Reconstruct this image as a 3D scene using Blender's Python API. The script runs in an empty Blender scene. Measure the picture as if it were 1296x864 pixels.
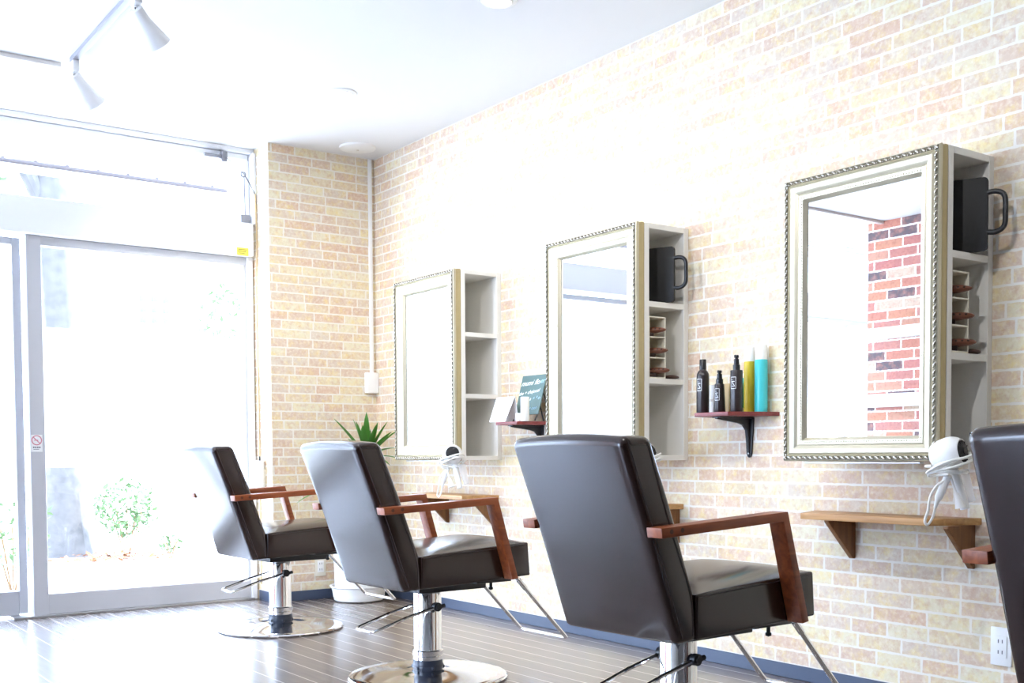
import bpy, bmesh, math, random
from mathutils import Vector, Matrix
random.seed(7)
sc = bpy.context.scene
COL = sc.collection
PI = math.pi

# ------------------------------------------------------------------ layout constants (metres)
W = 3.454        # brick wall on the right (plane x = W)
L = 6.29         # end wall beside the window (plane y = L)
H = 2.775        # ceiling
YW = 6.57        # shop window plane
XP = 2.735       # pillar edge
PITCH = 1.4155   # distance between stations
YR = [2.061 + 2 * PITCH, 2.061 + PITCH, 2.061]   # open side of the three cabinets

# ------------------------------------------------------------------ materials
def new_mat(name):
    m = bpy.data.materials.new(name); m.use_nodes = True
    nt = m.node_tree; b = nt.nodes['Principled BSDF']
    return m, nt, b

def N(nt, typ, **kw):
    n = nt.nodes.new(typ)
    for k, v in kw.items():
        if k == 'inp':
            for i, x in v.items(): n.inputs[i].default_value = x
        else: setattr(n, k, v)
    return n

def srgb(r, g, b):
    f = lambda c: (c / 255 / 12.92) if c / 255 <= .04045 else ((c / 255 + .055) / 1.055) ** 2.4
    return (f(r), f(g), f(b), 1)

def mat(name, col, rough=.5, metal=0., spec=.5, noise=None, bump=0., coat=0., bscale=60):
    m, nt, b = new_mat(name)
    b.inputs['Base Color'].default_value = col
    b.inputs['Roughness'].default_value = rough
    b.inputs['Metallic'].default_value = metal
    b.inputs['Specular IOR Level'].default_value = spec
    if coat:
        b.inputs['Coat Weight'].default_value = coat; b.inputs['Coat Roughness'].default_value = .08
    tc = N(nt, 'ShaderNodeTexCoord')
    if noise:
        sc_, amt = noise
        n = N(nt, 'ShaderNodeTexNoise', inp={'Scale': sc_, 'Detail': 4})
        nt.links.new(tc.outputs['Object'], n.inputs['Vector'])
        mx = N(nt, 'ShaderNodeMix', data_type='RGBA', blend_type='MIX')
        mx.inputs[6].default_value = tuple(c * (1 - amt) for c in col[:3]) + (1,)
        mx.inputs[7].default_value = tuple(min(1, c * (1 + amt)) for c in col[:3]) + (1,)
        nt.links.new(n.outputs['Fac'], mx.inputs[0]); nt.links.new(mx.outputs[2], b.inputs['Base Color'])
    if bump:
        n2 = N(nt, 'ShaderNodeTexNoise', inp={'Scale': bscale, 'Detail': 5})
        nt.links.new(tc.outputs['Object'], n2.inputs['Vector'])
        bp = N(nt, 'ShaderNodeBump', inp={'Strength': bump, 'Distance': .004})
        nt.links.new(n2.outputs['Fac'], bp.inputs['Height']); nt.links.new(bp.outputs['Normal'], b.inputs['Normal'])
    return m

def wood_mat(name, c1, c2, rough=.35, scale=9, axis='X', spec=.5):
    m, nt, b = new_mat(name)
    tc = N(nt, 'ShaderNodeTexCoord'); mp = N(nt, 'ShaderNodeMapping')
    st = {'X': (1.2, 14, 14), 'Y': (14, 1.2, 14), 'Z': (14, 14, 1.2)}[axis]
    mp.inputs['Scale'].default_value = st
    nt.links.new(tc.outputs['Object'], mp.inputs['Vector'])
    n = N(nt, 'ShaderNodeTexNoise', inp={'Scale': scale * .5, 'Detail': 6, 'Distortion': .6})
    nt.links.new(mp.outputs[0], n.inputs['Vector'])
    r = N(nt, 'ShaderNodeValToRGB'); r.color_ramp.elements[0].color = c1; r.color_ramp.elements[1].color = c2
    r.color_ramp.elements[0].position = .3; r.color_ramp.elements[1].position = .7
    nt.links.new(n.outputs['Fac'], r.inputs[0]); nt.links.new(r.outputs[0], b.inputs['Base Color'])
    b.inputs['Roughness'].default_value = rough; b.inputs['Specular IOR Level'].default_value = spec
    return m

def math_node(nt, op, a, b=None, c=None):
    n = N(nt, 'ShaderNodeMath', operation=op)
    for i, v in enumerate((a, b, c)):
        if v is None: continue
        if isinstance(v, (int, float)): n.inputs[i].default_value = v
        else: nt.links.new(v, n.inputs[i])
    return n.outputs[0]

def brick_mat(name, h, ln, ramp, mortar, mort_w, bond=False, mott=(), seed=0.):
    """uv in metres; rows of height h; bond -> regular lengths, else random lengths"""
    m, nt, b = new_mat(name)
    uv = N(nt, 'ShaderNodeUVMap'); sep = N(nt, 'ShaderNodeSeparateXYZ')
    nt.links.new(uv.outputs[0], sep.inputs[0])
    u, v = sep.outputs[0], sep.outputs[1]
    vr = math_node(nt, 'DIVIDE', v, h)
    row = math_node(nt, 'FLOOR', vr)
    fv = math_node(nt, 'FRACT', vr)
    dv = math_node(nt, 'MULTIPLY', math_node(nt, 'MINIMUM', fv, math_node(nt, 'SUBTRACT', 1., fv)), h)
    if bond:
        par = math_node(nt, 'MODULO', row, 2.)
        wn0 = N(nt, 'ShaderNodeTexWhiteNoise', noise_dimensions='1D'); nt.links.new(row, wn0.inputs['W'])
        us = math_node(nt, 'ADD', math_node(nt, 'DIVIDE', u, ln), math_node(nt, 'ADD', math_node(nt, 'MULTIPLY', par, .5), math_node(nt, 'MULTIPLY', wn0.outputs[0], .15)))
        cell = math_node(nt, 'FLOOR', us); fu = math_node(nt, 'FRACT', us)
        du = math_node(nt, 'MULTIPLY', math_node(nt, 'MINIMUM', fu, math_node(nt, 'SUBTRACT', 1., fu)), ln)
        wn = N(nt, 'ShaderNodeTexWhiteNoise', noise_dimensions='2D')
        cb = N(nt, 'ShaderNodeCombineXYZ'); nt.links.new(cell, cb.inputs[0]); nt.links.new(row, cb.inputs[1])
        nt.links.new(cb.outputs[0], wn.inputs['Vector']); rnd = wn.outputs['Value']
    else:
        w = math_node(nt, 'ADD', math_node(nt, 'DIVIDE', u, ln), math_node(nt, 'ADD', math_node(nt, 'MULTIPLY', row, 37.713), seed))
        vo = N(nt, 'ShaderNodeTexVoronoi', voronoi_dimensions='1D', feature='F1', inp={'Scale': 1., 'Randomness': .95})
        nt.links.new(w, vo.inputs['W'])
        ve = N(nt, 'ShaderNodeTexVoronoi', voronoi_dimensions='1D', feature='DISTANCE_TO_EDGE', inp={'Scale': 1., 'Randomness': .95})
        nt.links.new(w, ve.inputs['W'])
        du = math_node(nt, 'MULTIPLY', ve.outputs['Distance'], ln)
        s2 = N(nt, 'ShaderNodeSeparateColor'); nt.links.new(vo.outputs['Color'], s2.inputs[0]); rnd = s2.outputs[0]
    # ragged edge
    cbn = N(nt, 'ShaderNodeTexNoise', inp={'Scale': 45., 'Detail': 3}); nt.links.new(uv.outputs[0], cbn.inputs['Vector'])
    rag = math_node(nt, 'MULTIPLY', math_node(nt, 'SUBTRACT', cbn.outputs['Fac'], .5), mort_w * 1.1)
    d = math_node(nt, 'ADD', math_node(nt, 'MINIMUM', du, dv), rag)
    ms = N(nt, 'ShaderNodeMapRange', interpolation_type='SMOOTHSTEP', inp={'From Min': mort_w * .5, 'From Max': mort_w * .5 + .0018})
    nt.links.new(d, ms.inputs['Value'])
    r = N(nt, 'ShaderNodeValToRGB'); cr = r.color_ramp; cr.interpolation = 'CONSTANT'
    for i, c in enumerate(ramp):
        p = i / len(ramp)
        if i < 2: e = cr.elements[i]; e.position = p
        else: e = cr.elements.new(p)
        e.color = c
    nt.links.new(rnd, r.inputs[0])
    colr = r.outputs[0]
    for k, (scl, amt, c) in enumerate(mott):
        n = N(nt, 'ShaderNodeTexNoise', noise_dimensions='4D', inp={'Scale': scl, 'Detail': 5, 'Roughness': .65})
        nt.links.new(uv.outputs[0], n.inputs['Vector'])
        nt.links.new(math_node(nt, 'MULTIPLY', rnd, 13. + k), n.inputs['W'])
        rr = N(nt, 'ShaderNodeMapRange', inp={'From Min': .47, 'From Max': .68, 'To Max': amt}); nt.links.new(n.outputs['Fac'], rr.inputs['Value'])
        mx = N(nt, 'ShaderNodeMix', data_type='RGBA'); nt.links.new(rr.outputs[0], mx.inputs[0]); nt.links.new(colr, mx.inputs[6]); mx.inputs[7].default_value = c
        colr = mx.outputs[2]
    fin = N(nt, 'ShaderNodeMix', data_type='RGBA'); nt.links.new(ms.outputs[0], fin.inputs[0])
    fin.inputs[6].default_value = mortar; nt.links.new(colr, fin.inputs[7])
    nt.links.new(fin.outputs[2], b.inputs['Base Color'])
    b.inputs['Roughness'].default_value = .75; b.inputs['Specular IOR Level'].default_value = .25
    return m

M = {}
M['brick'] = brick_mat('pale brick wallpaper', .0555, .172,
    [srgb(218, 201, 179), srgb(217, 195, 173), srgb(225, 214, 182), srgb(215, 199, 181), srgb(218, 189, 164), srgb(226, 217, 188), srgb(213, 188, 167), srgb(221, 204, 172), srgb(217, 203, 184)],
    srgb(233, 227, 216), .007,
    mott=[(20., .8, srgb(233, 213, 150)), (36., .6, srgb(206, 168, 142)), (58., .55, srgb(240, 232, 214))])
M['redbrick'] = brick_mat('red brick wallpaper', .082, .265,
    [srgb(196, 134, 116), srgb(188, 124, 116), srgb(202, 144, 118), srgb(112, 102, 106), srgb(196, 140, 130), srgb(206, 186, 164), srgb(190, 130, 120), srgb(200, 152, 130)],
    srgb(236, 224, 216), .013, bond=True, mott=[(16., .5, srgb(220, 150, 130)), (40., .35, srgb(150, 85, 80))])
M['ceil'] = mat('white ceiling paint', (.80, .80, .80, 1), .8, spec=.2, noise=(3, .01))
M['wall'] = mat('white wall paint', (.84, .84, .83, 1), .8, spec=.2, noise=(3, .01))
M['wallfront'] = mat('darkened wall paint', (.17, .15, .14, 1), .85, spec=.2, noise=(3, .03))  # dark tone stands in for the dimness behind the camera, reflected in chair sides
M['white'] = mat('white laminate', srgb(236, 234, 228), .4, noise=(8, .01))
M['cream'] = mat('cream organiser', srgb(236, 230, 212), .5, noise=(10, .015))
M['whitepl'] = mat('white plastic', srgb(240, 240, 238), .35, noise=(10, .01))
M['whitecord'] = mat('white cord', srgb(240, 238, 232), .5, noise=(30, .02))
M['beigepl'] = mat('ivory plastic', srgb(228, 222, 205), .45, noise=(10, .015))
M['leather'] = mat('dark brown leather', srgb(40, 24, 19), .42, spec=.05, noise=(12, .12), bump=.03, bscale=190, coat=1.)
for _n, _v in (('Coat Roughness', .19), ('Coat IOR', 1.58)): M['leather'].node_tree.nodes['Principled BSDF'].inputs[_n].default_value = _v
M['leather_seam'] = mat('brown piping', srgb(44, 33, 30), .5, noise=(20, .1))
M['armwood'] = wood_mat('walnut arm', srgb(118, 56, 27), srgb(160, 84, 43), .38, 7, 'X')
M['dowel'] = mat('dark dowel', srgb(88, 46, 28), .5, noise=(50, .1))
M['shelfwood'] = wood_mat('oak shelf', srgb(176, 128, 76), srgb(206, 160, 104), .42, 7, 'Y')
M['bracketwood'] = wood_mat('bracket wood', srgb(112, 72, 38), srgb(146, 98, 54), .5, 7, 'Z')
M['redwood'] = wood_mat('reddish board', srgb(112, 46, 44), srgb(140, 62, 58), .4, 8, 'Y')
M['chrome'] = mat('chrome', (.82, .82, .83, 1), .07, metal=1., noise=(4, .01))
M['brushed'] = mat('brushed steel', (.55, .55, .56, 1), .3, metal=1., noise=(6, .03))
M['boot'] = mat('dark blue rubber boot', srgb(38, 44, 58), .3, noise=(20, .1))
M['black'] = mat('black plastic', srgb(24, 24, 27), .35, noise=(20, .05))
M['blackmat'] = mat('black matt plastic', srgb(18, 18, 20), .6, noise=(20, .05))
M['iron'] = mat('black iron', srgb(32, 32, 35), .4, noise=(30, .08))
M['alu'] = mat('silver aluminium', srgb(205, 205, 208), .4, metal=.15, noise=(5, .02))
M['alu2'] = mat('pale aluminium', srgb(244, 244, 245), .45, noise=(5, .01))
M['frame'] = mat('champagne silver moulding', srgb(204, 196, 172), .34, metal=.6, noise=(40, .05))
M['goldedge'] = mat('antique gold edge', srgb(184, 168, 126), .42, metal=.4, noise=(40, .08))
M['relief'] = mat('silver relief', srgb(196, 190, 176), .25, metal=.85, noise=(60, .12))
M['backing'] = mat('dark patina channel', srgb(104, 96, 76), .5, metal=.5, noise=(60, .15))
M['brush'] = mat('brown brush', srgb(108, 62, 42), .38, noise=(30, .12))
M['brushhole'] = mat('dark brush vent', srgb(48, 26, 20), .6, noise=(30, .1))
M['darkbrush'] = mat('dark brown brush', srgb(72, 46, 38), .45, noise=(30, .12))
M['botblack'] = mat('black bottle', srgb(44, 36, 36), .28, noise=(10, .06))
M['yellow'] = mat('yellow can', srgb(216, 190, 52), .3, noise=(10, .05))
M['turq'] = mat('turquoise can', srgb(70, 200, 205), .3, noise=(10, .05))
M['teal'] = mat('teal tube', srgb(70, 178, 176), .4, noise=(10, .04))
M['tan'] = mat('tan tube', srgb(196, 172, 128), .5, noise=(10, .04))
M['capwhite'] = mat('frosted white cap', srgb(244, 244, 240), .4, noise=(10, .01))
M['paper'] = mat('white paper', srgb(246, 246, 244), .7, noise=(6, .01))
M['slate'] = mat('chalkboard slate', srgb(92, 118, 116), .45, noise=(7, .18))
M['chalk'] = mat('chalk white', srgb(244, 244, 240), .9, noise=(50, .03))
M['chalkblue'] = mat('chalk blue', srgb(180, 215, 235), .9, noise=(50, .03))
M['leafgreen'] = mat('yucca leaf', srgb(98, 156, 70), .4, noise=(9, .3))
M['trunk'] = mat('brown stem', srgb(120, 92, 62), .8, noise=(25, .2), bump=.4)
M['soil'] = mat('soil', srgb(70, 52, 40), .9, noise=(40, .3))
M['basebd'] = mat('slate blue baseboard', srgb(62, 74, 96), .35, noise=(12, .04))
M['bark'] = mat('grey bark', srgb(80, 77, 75), .9, noise=(14, .5), bump=.6, bscale=18)
M['bush'] = mat('bush leaf', srgb(84, 108, 66), .7, noise=(6, .35))
M['bush2'] = mat('pale leaf', srgb(84, 104, 70), .7, noise=(6, .3))
M['deadleaf'] = mat('dead leaf', srgb(128, 78, 42), .8, noise=(8, .35))
M['pave'] = mat('pale pavement', srgb(196, 195, 191), .9, noise=(2, .05))
M['facade'] = mat('pale facade', srgb(238, 239, 240), .9, noise=(2, .03))
M['winpane'] = mat('facade window', srgb(66, 76, 86), .3, noise=(2, .05))
M['fitting'] = mat('grey metal fitting', srgb(140, 140, 146), .4, metal=.2, noise=(8, .04))
M['track'] = mat('silver grey track', srgb(150, 148, 156), .45, noise=(8, .02))
M['rail'] = mat('grey white rail', srgb(222, 216, 208), .45, noise=(8, .02))
M['awnbar'] = mat('dull pinkish bar', srgb(62, 54, 54), .6, noise=(8, .03))
M['lampgrey'] = mat('satin white lamp shade', srgb(240, 238, 235), .45, noise=(8, .015))
M['sticker'] = mat('yellow sticker', srgb(244, 228, 96), .5, noise=(10, .03))
M['stickink'] = mat('sticker ink', srgb(120, 110, 50), .6, noise=(10, .03))
M['signred'] = mat('sign red', srgb(214, 140, 152), .5, noise=(10, .03))
M['signgrey'] = mat('sign grey', srgb(110, 110, 116), .5, noise=(10, .03))
M['ink'] = mat('white print', srgb(236, 236, 236), .5, noise=(10, .02))

def glass_mat():
    m = bpy.data.materials.new('clear window glass'); m.use_nodes = True; nt = m.node_tree
    nt.nodes.remove(nt.nodes['Principled BSDF']); out = nt.nodes['Material Output']
    t = N(nt, 'ShaderNodeBsdfTransparent', inp={0: (.97, .98, .98, 1)})
    g = N(nt, 'ShaderNodeBsdfGlossy', inp={'Roughness': .01})
    lw = N(nt, 'ShaderNodeFresnel', inp={'IOR': 1.45}); mx = N(nt, 'ShaderNodeMixShader')
    gm = N(nt, 'ShaderNodeNewGeometry'); front = math_node(nt, 'SUBTRACT', 1., gm.outputs['Backfacing'])
    nt.links.new(math_node(nt, 'MULTIPLY', lw.outputs[0], front), mx.inputs[0]); nt.links.new(t.outputs[0], mx.inputs[1]); nt.links.new(g.outputs[0], mx.inputs[2])
    nt.links.new(mx.outputs[0], out.inputs[0]); return m
M['glass'] = glass_mat()

def translucent_mat(name, col, tr=.6, clear=0.):
    m = bpy.data.materials.new(name); m.use_nodes = True; nt = m.node_tree
    nt.nodes.remove(nt.nodes['Principled BSDF']); out = nt.nodes['Material Output']
    d = N(nt, 'ShaderNodeBsdfDiffuse', inp={0: col}); t = N(nt, 'ShaderNodeBsdfTranslucent', inp={0: col})
    mx = N(nt, 'ShaderNodeMixShader', inp={0: tr}); nt.links.new(d.outputs[0], mx.inputs[1]); nt.links.new(t.outputs[0], mx.inputs[2])
    last = mx
    if clear:
        tt = N(nt, 'ShaderNodeBsdfTransparent'); m2 = N(nt, 'ShaderNodeMixShader', inp={0: clear})
        nt.links.new(mx.outputs[0], m2.inputs[1]); nt.links.new(tt.outputs[0], m2.inputs[2]); last = m2
    nt.links.new(last.outputs[0], out.inputs[0]); return m
M['film'] = translucent_mat('frosted film', (.95, .95, .95, 1), .75, .06)
M['canvas'] = translucent_mat('white awning canvas', (.9, .9, .9, 1), .5)
M['clearpl'] = translucent_mat('milky clear plastic', (.9, .9, .9, 1), .4, .55)

def mirror_mat():
    m, nt, b = new_mat('silvered mirror'); b.inputs['Base Color'].default_value = (.93, .94, .94, 1)
    b.inputs['Metallic'].default_value = 1; b.inputs['Roughness'].default_value = .005; return m
M['mirror'] = mirror_mat()

def floor_mat():
    m, nt, b = new_mat('dark plank floor')
    tc = N(nt, 'ShaderNodeTexCoord'); sep = N(nt, 'ShaderNodeSeparateXYZ'); nt.links.new(tc.outputs['Object'], sep.inputs[0])
    pw = .1055
    xs = math_node(nt, 'DIVIDE', math_node(nt, 'SUBTRACT', sep.outputs[0], 1.265 - pw * 40), pw)
    cell = math_node(nt, 'FLOOR', xs); fx = math_node(nt, 'FRACT', xs)
    d = math_node(nt, 'MULTIPLY', math_node(nt, 'MINIMUM', fx, math_node(nt, 'SUBTRACT', 1., fx)), pw)
    wn = N(nt, 'ShaderNodeTexWhiteNoise', noise_dimensions='1D'); nt.links.new(cell, wn.inputs['W'])
    yj = math_node(nt, 'FRACT', math_node(nt, 'ADD', math_node(nt, 'DIVIDE', sep.outputs[1], 1.8), math_node(nt, 'MULTIPLY', wn.outputs[0], 7.)))
    dj = math_node(nt, 'MULTIPLY', math_node(nt, 'MINIMUM', yj, math_node(nt, 'SUBTRACT', 1., yj)), 1.8)
    mp = N(nt, 'ShaderNodeMapping'); mp.inputs['Scale'].default_value = (22, 1.6, 1); nt.links.new(tc.outputs['Object'], mp.inputs['Vector'])
    n = N(nt, 'ShaderNodeTexNoise', noise_dimensions='4D', inp={'Scale': 2.2, 'Detail': 6}); nt.links.new(mp.outputs[0], n.inputs['Vector']); nt.links.new(math_node(nt, 'MULTIPLY', wn.outputs[0], 30.), n.inputs['W'])
    r = N(nt, 'ShaderNodeValToRGB'); r.color_ramp.elements[0].color = srgb(72, 58, 51); r.color_ramp.elements[1].color = srgb(104, 86, 76)
    r.color_ramp.elements[0].position = .3; r.color_ramp.elements[1].position = .72
    nt.links.new(n.outputs['Fac'], r.inputs[0])
    dm = math_node(nt, 'MINIMUM', d, math_node(nt, 'ADD', dj, .001))
    ms = N(nt, 'ShaderNodeMapRange', inp={'From Min': .0022, 'From Max': .0034}); nt.links.new(d, ms.inputs['Value'])
    mx = N(nt, 'ShaderNodeMix', data_type='RGBA'); nt.links.new(ms.outputs[0], mx.inputs[0]); mx.inputs[6].default_value = srgb(205, 196, 184); nt.links.new(r.outputs[0], mx.inputs[7])  # pale seam colour paints in the glare along the plank grooves
    ms2 = N(nt, 'ShaderNodeMapRange', inp={'From Min': .0008, 'From Max': .0018}); nt.links.new(dj, ms2.inputs['Value'])
    mx2 = N(nt, 'ShaderNodeMix', data_type='RGBA'); nt.links.new(ms2.outputs[0], mx2.inputs[0]); mx2.inputs[6].default_value = srgb(50, 38, 32); nt.links.new(mx.outputs[2], mx2.inputs[7])
    nt.links.new(mx2.outputs[2], b.inputs['Base Color'])
    b.inputs['Roughness'].default_value = .5; b.inputs['Specular IOR Level'].default_value = 1.; b.inputs['Coat Weight'].default_value = 1.; b.inputs['Coat Roughness'].default_value = .2; b.inputs['Coat IOR'].default_value = 2.0
    bp = N(nt, 'ShaderNodeBump', inp={'Strength': .06, 'Distance': .003}); nt.links.new(n.outputs['Fac'], bp.inputs['Height']); nt.links.new(bp.outputs['Normal'], b.inputs['Normal'])
    return m
M['floor'] = floor_mat()

# ------------------------------------------------------------------ mesh helpers
def add_box(bm, x0, y0, z0, x1, y1, z1, bevel=0., seg=2):
    r = bmesh.ops.create_cube(bm, size=1)
    vs = r['verts']
    for v in vs:
        v.co = Vector((x0 + (v.co.x + .5) * (x1 - x0), y0 + (v.co.y + .5) * (y1 - y0), z0 + (v.co.z + .5) * (z1 - z0)))
    if bevel:
        es = list({e for v in vs for e in v.link_edges})
        bmesh.ops.bevel(bm, geom=es, offset=bevel, segments=seg, affect='EDGES', profile=.6)
    return bm

def add_prism(bm, pts, axis, a, b, bevel=0., seg=2):
    """closed 2-D outline pts extruded from a to b along axis ('x','y','z')"""
    def P(p, t):
        return {'x': (t, p[0], p[1]), 'y': (p[0], t, p[1]), 'z': (p[0], p[1], t)}[axis]
    v0 = [bm.verts.new(P(p, a)) for p in pts]; v1 = [bm.verts.new(P(p, b)) for p in pts]
    fs = [bm.faces.new(v0), bm.faces.new(v1[::-1])]
    n = len(pts)
    for i in range(n):
        fs.append(bm.faces.new((v0[i], v1[i], v1[(i + 1) % n], v0[(i + 1) % n])))
    bmesh.ops.recalc_face_normals(bm, faces=fs)
    if bevel:
        es = list({e for f in fs for e in f.edges})
        bmesh.ops.bevel(bm, geom=es, offset=bevel, segments=seg, affect='EDGES', profile=.6)
    return bm

def add_tube(bm, pts, r, n=10, closed=False, cap=True, radii=None):
    pts = [Vector(p) for p in pts]; rings = []
    m = len(pts); up = None
    for i, p in enumerate(pts):
        if closed: t = (pts[(i + 1) % m] - pts[i - 1]).normalized()
        else: t = (pts[min(i + 1, m - 1)] - pts[max(i - 1, 0)]).normalized()
        if up is None:
            up = Vector((0, 0, 1)) if abs(t.z) < .9 else Vector((1, 0, 0))
        a = (up - t * up.dot(t)).normalized(); b = t.cross(a); up = a
        rr = radii[i] if radii else r
        rings.append([bm.verts.new(p + (a * math.cos(2 * PI * k / n) + b * math.sin(2 * PI * k / n)) * rr) for k in range(n)])
    for i in range(m if closed else m - 1):
        A, B = rings[i], rings[(i + 1) % m]
        for k in range(n): bm.faces.new((A[k], A[(k + 1) % n], B[(k + 1) % n], B[k]))
    if cap and not closed:
        bm.faces.new(rings[0][::-1]); bm.faces.new(rings[-1])
    return bm

def add_lathe(bm, prof, n=32, c=(0, 0, 0), mtx=None):
    """prof: (radius, z) list, closed at the axis if radius 0"""
    rings = []
    for r, z in prof:
        if r < 1e-6: rings.append([bm.verts.new((0, 0, z))])
        else: rings.append([bm.verts.new((r * math.cos(2 * PI * k / n), r * math.sin(2 * PI * k / n), z)) for k in range(n)])
    for A, B in zip(rings, rings[1:]):
        for k in range(n):
            k2 = (k + 1) % n
            if len(A) == 1 and len(B) == 1: continue
            if len(A) == 1: bm.faces.new((A[0], B[k], B[k2]))
            elif len(B) == 1: bm.faces.new((A[k], A[k2], B[0]))
            else: bm.faces.new((A[k], A[k2], B[k2], B[k]))
    vs = [v for R in rings for v in R]
    bmesh.ops.recalc_face_normals(bm, faces=list({f for v in vs for f in v.link_faces}))
    T = mtx if mtx is not None else Matrix.Translation(Vector(c))
    for v in vs: v.co = T @ v.co
    return bm

def smooth_path(pts, k=8):
    pts = [Vector(p) for p in pts]; out = []
    P = [pts[0] * 2 - pts[1]] + pts + [pts[-1] * 2 - pts[-2]]
    for i in range(1, len(P) - 2):
        for j in range(k):
            t = j / k; a, b, c, d = P[i - 1:i + 3]
            out.append(.5 * ((2 * b) + (c - a) * t + (2 * a - 5 * b + 4 * c - d) * t * t + (3 * b - a - 3 * c + d) * t ** 3))
    out.append(pts[-1]); return out

def BM(): return bmesh.new()

def obj(name, bm, m, parent=None, smooth=True, ang=35, uv=None):
    me = bpy.data.meshes.new(name); bm.normal_update()
    if uv:
        l = bm.loops.layers.uv.new('UVMap')
        for f in bm.faces:
            for lp in f.loops: lp[l].uv = uv(lp.vert.co, f.normal)
    bm.to_mesh(me); bm.free()
    me.materials.append(m)
    if smooth:
        for p in me.polygons: p.use_smooth = True
        me.set_sharp_from_angle(angle=math.radians(ang))
    o = bpy.data.objects.new(name, me); COL.objects.link(o)
    if parent is not None:
        o.parent = parent
        # meshes are written in world coordinates unless the parent says otherwise
        if parent.get('_w', 0) == 1: pass
    return o

def settle(o, base):
    """move a world-coordinate mesh so that its origin is at base"""
    b = Vector(base); o.data.transform(Matrix.Translation(-b)); o.location = b

def thing(name, label, cat, loc=(0, 0, 0), rotz=0., group=None):
    o = bpy.data.objects.new(name, None); COL.objects.link(o); o.empty_display_size = .1
    o.location = loc; o.rotation_euler = (0, 0, rotz); tag(o, label, cat, group); return o

def tag(o, label, cat, group=None):
    o['label'] = label; o['category'] = cat
    if group: o['group'] = group
    return o

def struct(o):
    o['kind'] = 'structure'; return o

def dup(root, loc, rotz, label, group=None):
    r = root.copy(); COL.objects.link(r); r.location = loc; r.rotation_euler = (0, 0, rotz); r['label'] = label
    if group: r['group'] = group
    for ch in list(root.children):
        c = ch.copy(); COL.objects.link(c); c.parent = r
        for g in list(ch.children):
            d = g.copy(); COL.objects.link(d); d.parent = c
    return r

def wall_uv(co, n):
    if abs(n.x) > .6: return (co.y, co.z)
    if abs(n.y) > .6: return (co.x + .37, co.z)
    return (co.x, co.y)

# ------------------------------------------------------------------ room shell
YB = -3.2; XL = -3.4
bm = BM(); add_box(bm, XL, YB, -.12, W + .15, YW + .12, 0); struct(obj('floor', bm, M['floor'], smooth=False))
bm = BM(); add_box(bm, XL, YB, H, W + .15, YW + .1, H + .15); struct(obj('ceiling', bm, M['ceil'], smooth=False))
bm = BM(); add_box(bm, W, YB, 0, W + .15, YW + .1, H); struct(obj('wall_right', bm, M['brick'], smooth=False, uv=wall_uv))
bm = BM(); add_box(bm, XP, L, 0, W, YW + .1, H); struct(obj('wall_back', bm, M['brick'], smooth=False, uv=wall_uv))
LY0, LY1, LZ0, LZ1 = 2.6, 5.0, .12, 2.1      # opening of the added left window
bm = BM(); add_box(bm, XL - .15, YB, 0, XL, LY0, H); add_box(bm, XL - .15, LY1, 0, XL, YW + .1, H); add_box(bm, XL - .15, LY0, 0, XL, LY1, LZ0); add_box(bm, XL - .15, LY0, LZ1, XL, LY1, H)
struct(obj('wall_left', bm, M['wall'], smooth=False))
bm = BM(); add_box(bm, XL - .15, YB - .15, 0, W + .15, YB, H); struct(obj('wall_front', bm, M['wallfront'], smooth=False))
bm = BM(); add_box(bm, -1.55, 4.75, 0, -1.41, 5.74, H); struct(obj('wall_partition', bm, M['redbrick'], smooth=False, uv=wall_uv))
bm = BM(); add_box(bm, W - .009, YB, 0, W, L - .009, .056, .002, 1); struct(obj('baseboard_right', bm, M['basebd'], smooth=False))
bm = BM()
add_box(bm, XP - .009, L - .009, 0, W, L, .06, .002, 1); add_box(bm, XP - .009, L, 0, XP, 6.5, .06, .002, 1)
struct(obj('baseboard_back', bm, M['basebd'], smooth=False))

# white boards on the red brick partition (seen in the near mirror)
for z0, z1, lab in ((1.815, 1.905, 'upper white board across the red brick partition, seen in the nearest mirror'), (1.262, 1.368, 'lower white board across the red brick partition, seen in the nearest mirror')):
    bm = BM(); add_box(bm, -1.41, 4.75, z0, -1.33, 5.74, z1, .004)
    o = obj('wall_board', bm, M['white']); settle(o, (-1.37, 5.2, z0)); tag(o, lab, 'shelf', 'white boards on the red brick partition')

# ------------------------------------------------------------------ shop front
XO0, XO1 = -2.75, XP
def bx(name, m, boxes, parent=None, bevel=.003):
    bm = BM()
    for b in boxes: add_box(bm, *b, bevel, 1)
    return obj(name, bm, m, parent)
# window_1 : transom light
w1 = bpy.data.objects.new('window_1', None); COL.objects.link(w1); struct(w1)
bx('window_frame', M['alu2'], [(XO0, 6.50, 2.748, XP, 6.62, H), (XO0, 6.53, 2.712, XO1 - .03, 6.60, 2.745), (2.715, 6.47, 2.318, XP, 6.60, 2.748), (2.682, 6.53, 2.30, 2.713, 6.60, 2.712), (XO0, 6.53, 2.30, XO0 + .05, 6.60, 2.712), (.0, 6.53, 2.31, .05, 6.60, 2.712)], w1)
bx('glass_pane', M['glass'], [(XO0 + .05, 6.562, 2.31, .0, 6.568, 2.712), (.05, 6.562, 2.31, 2.682, 6.568, 2.712)], w1, 0)
# header box of the automatic door
hd = bx('trim_1', M['alu2'], [(XO0, 6.47, 2.12, 2.712, 6.62, 2.318)]); struct(hd)
jb = bx('trim_2', M['alu2'], [(2.69, 6.52, 0, XP - .009, 6.62, 2.12)]); struct(jb)
bm = BM(); add_box(bm, XL, 6.47, 0, XO0, YW + .1, H); struct(obj('wall_window', bm, M['wall'], smooth=False))
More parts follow.
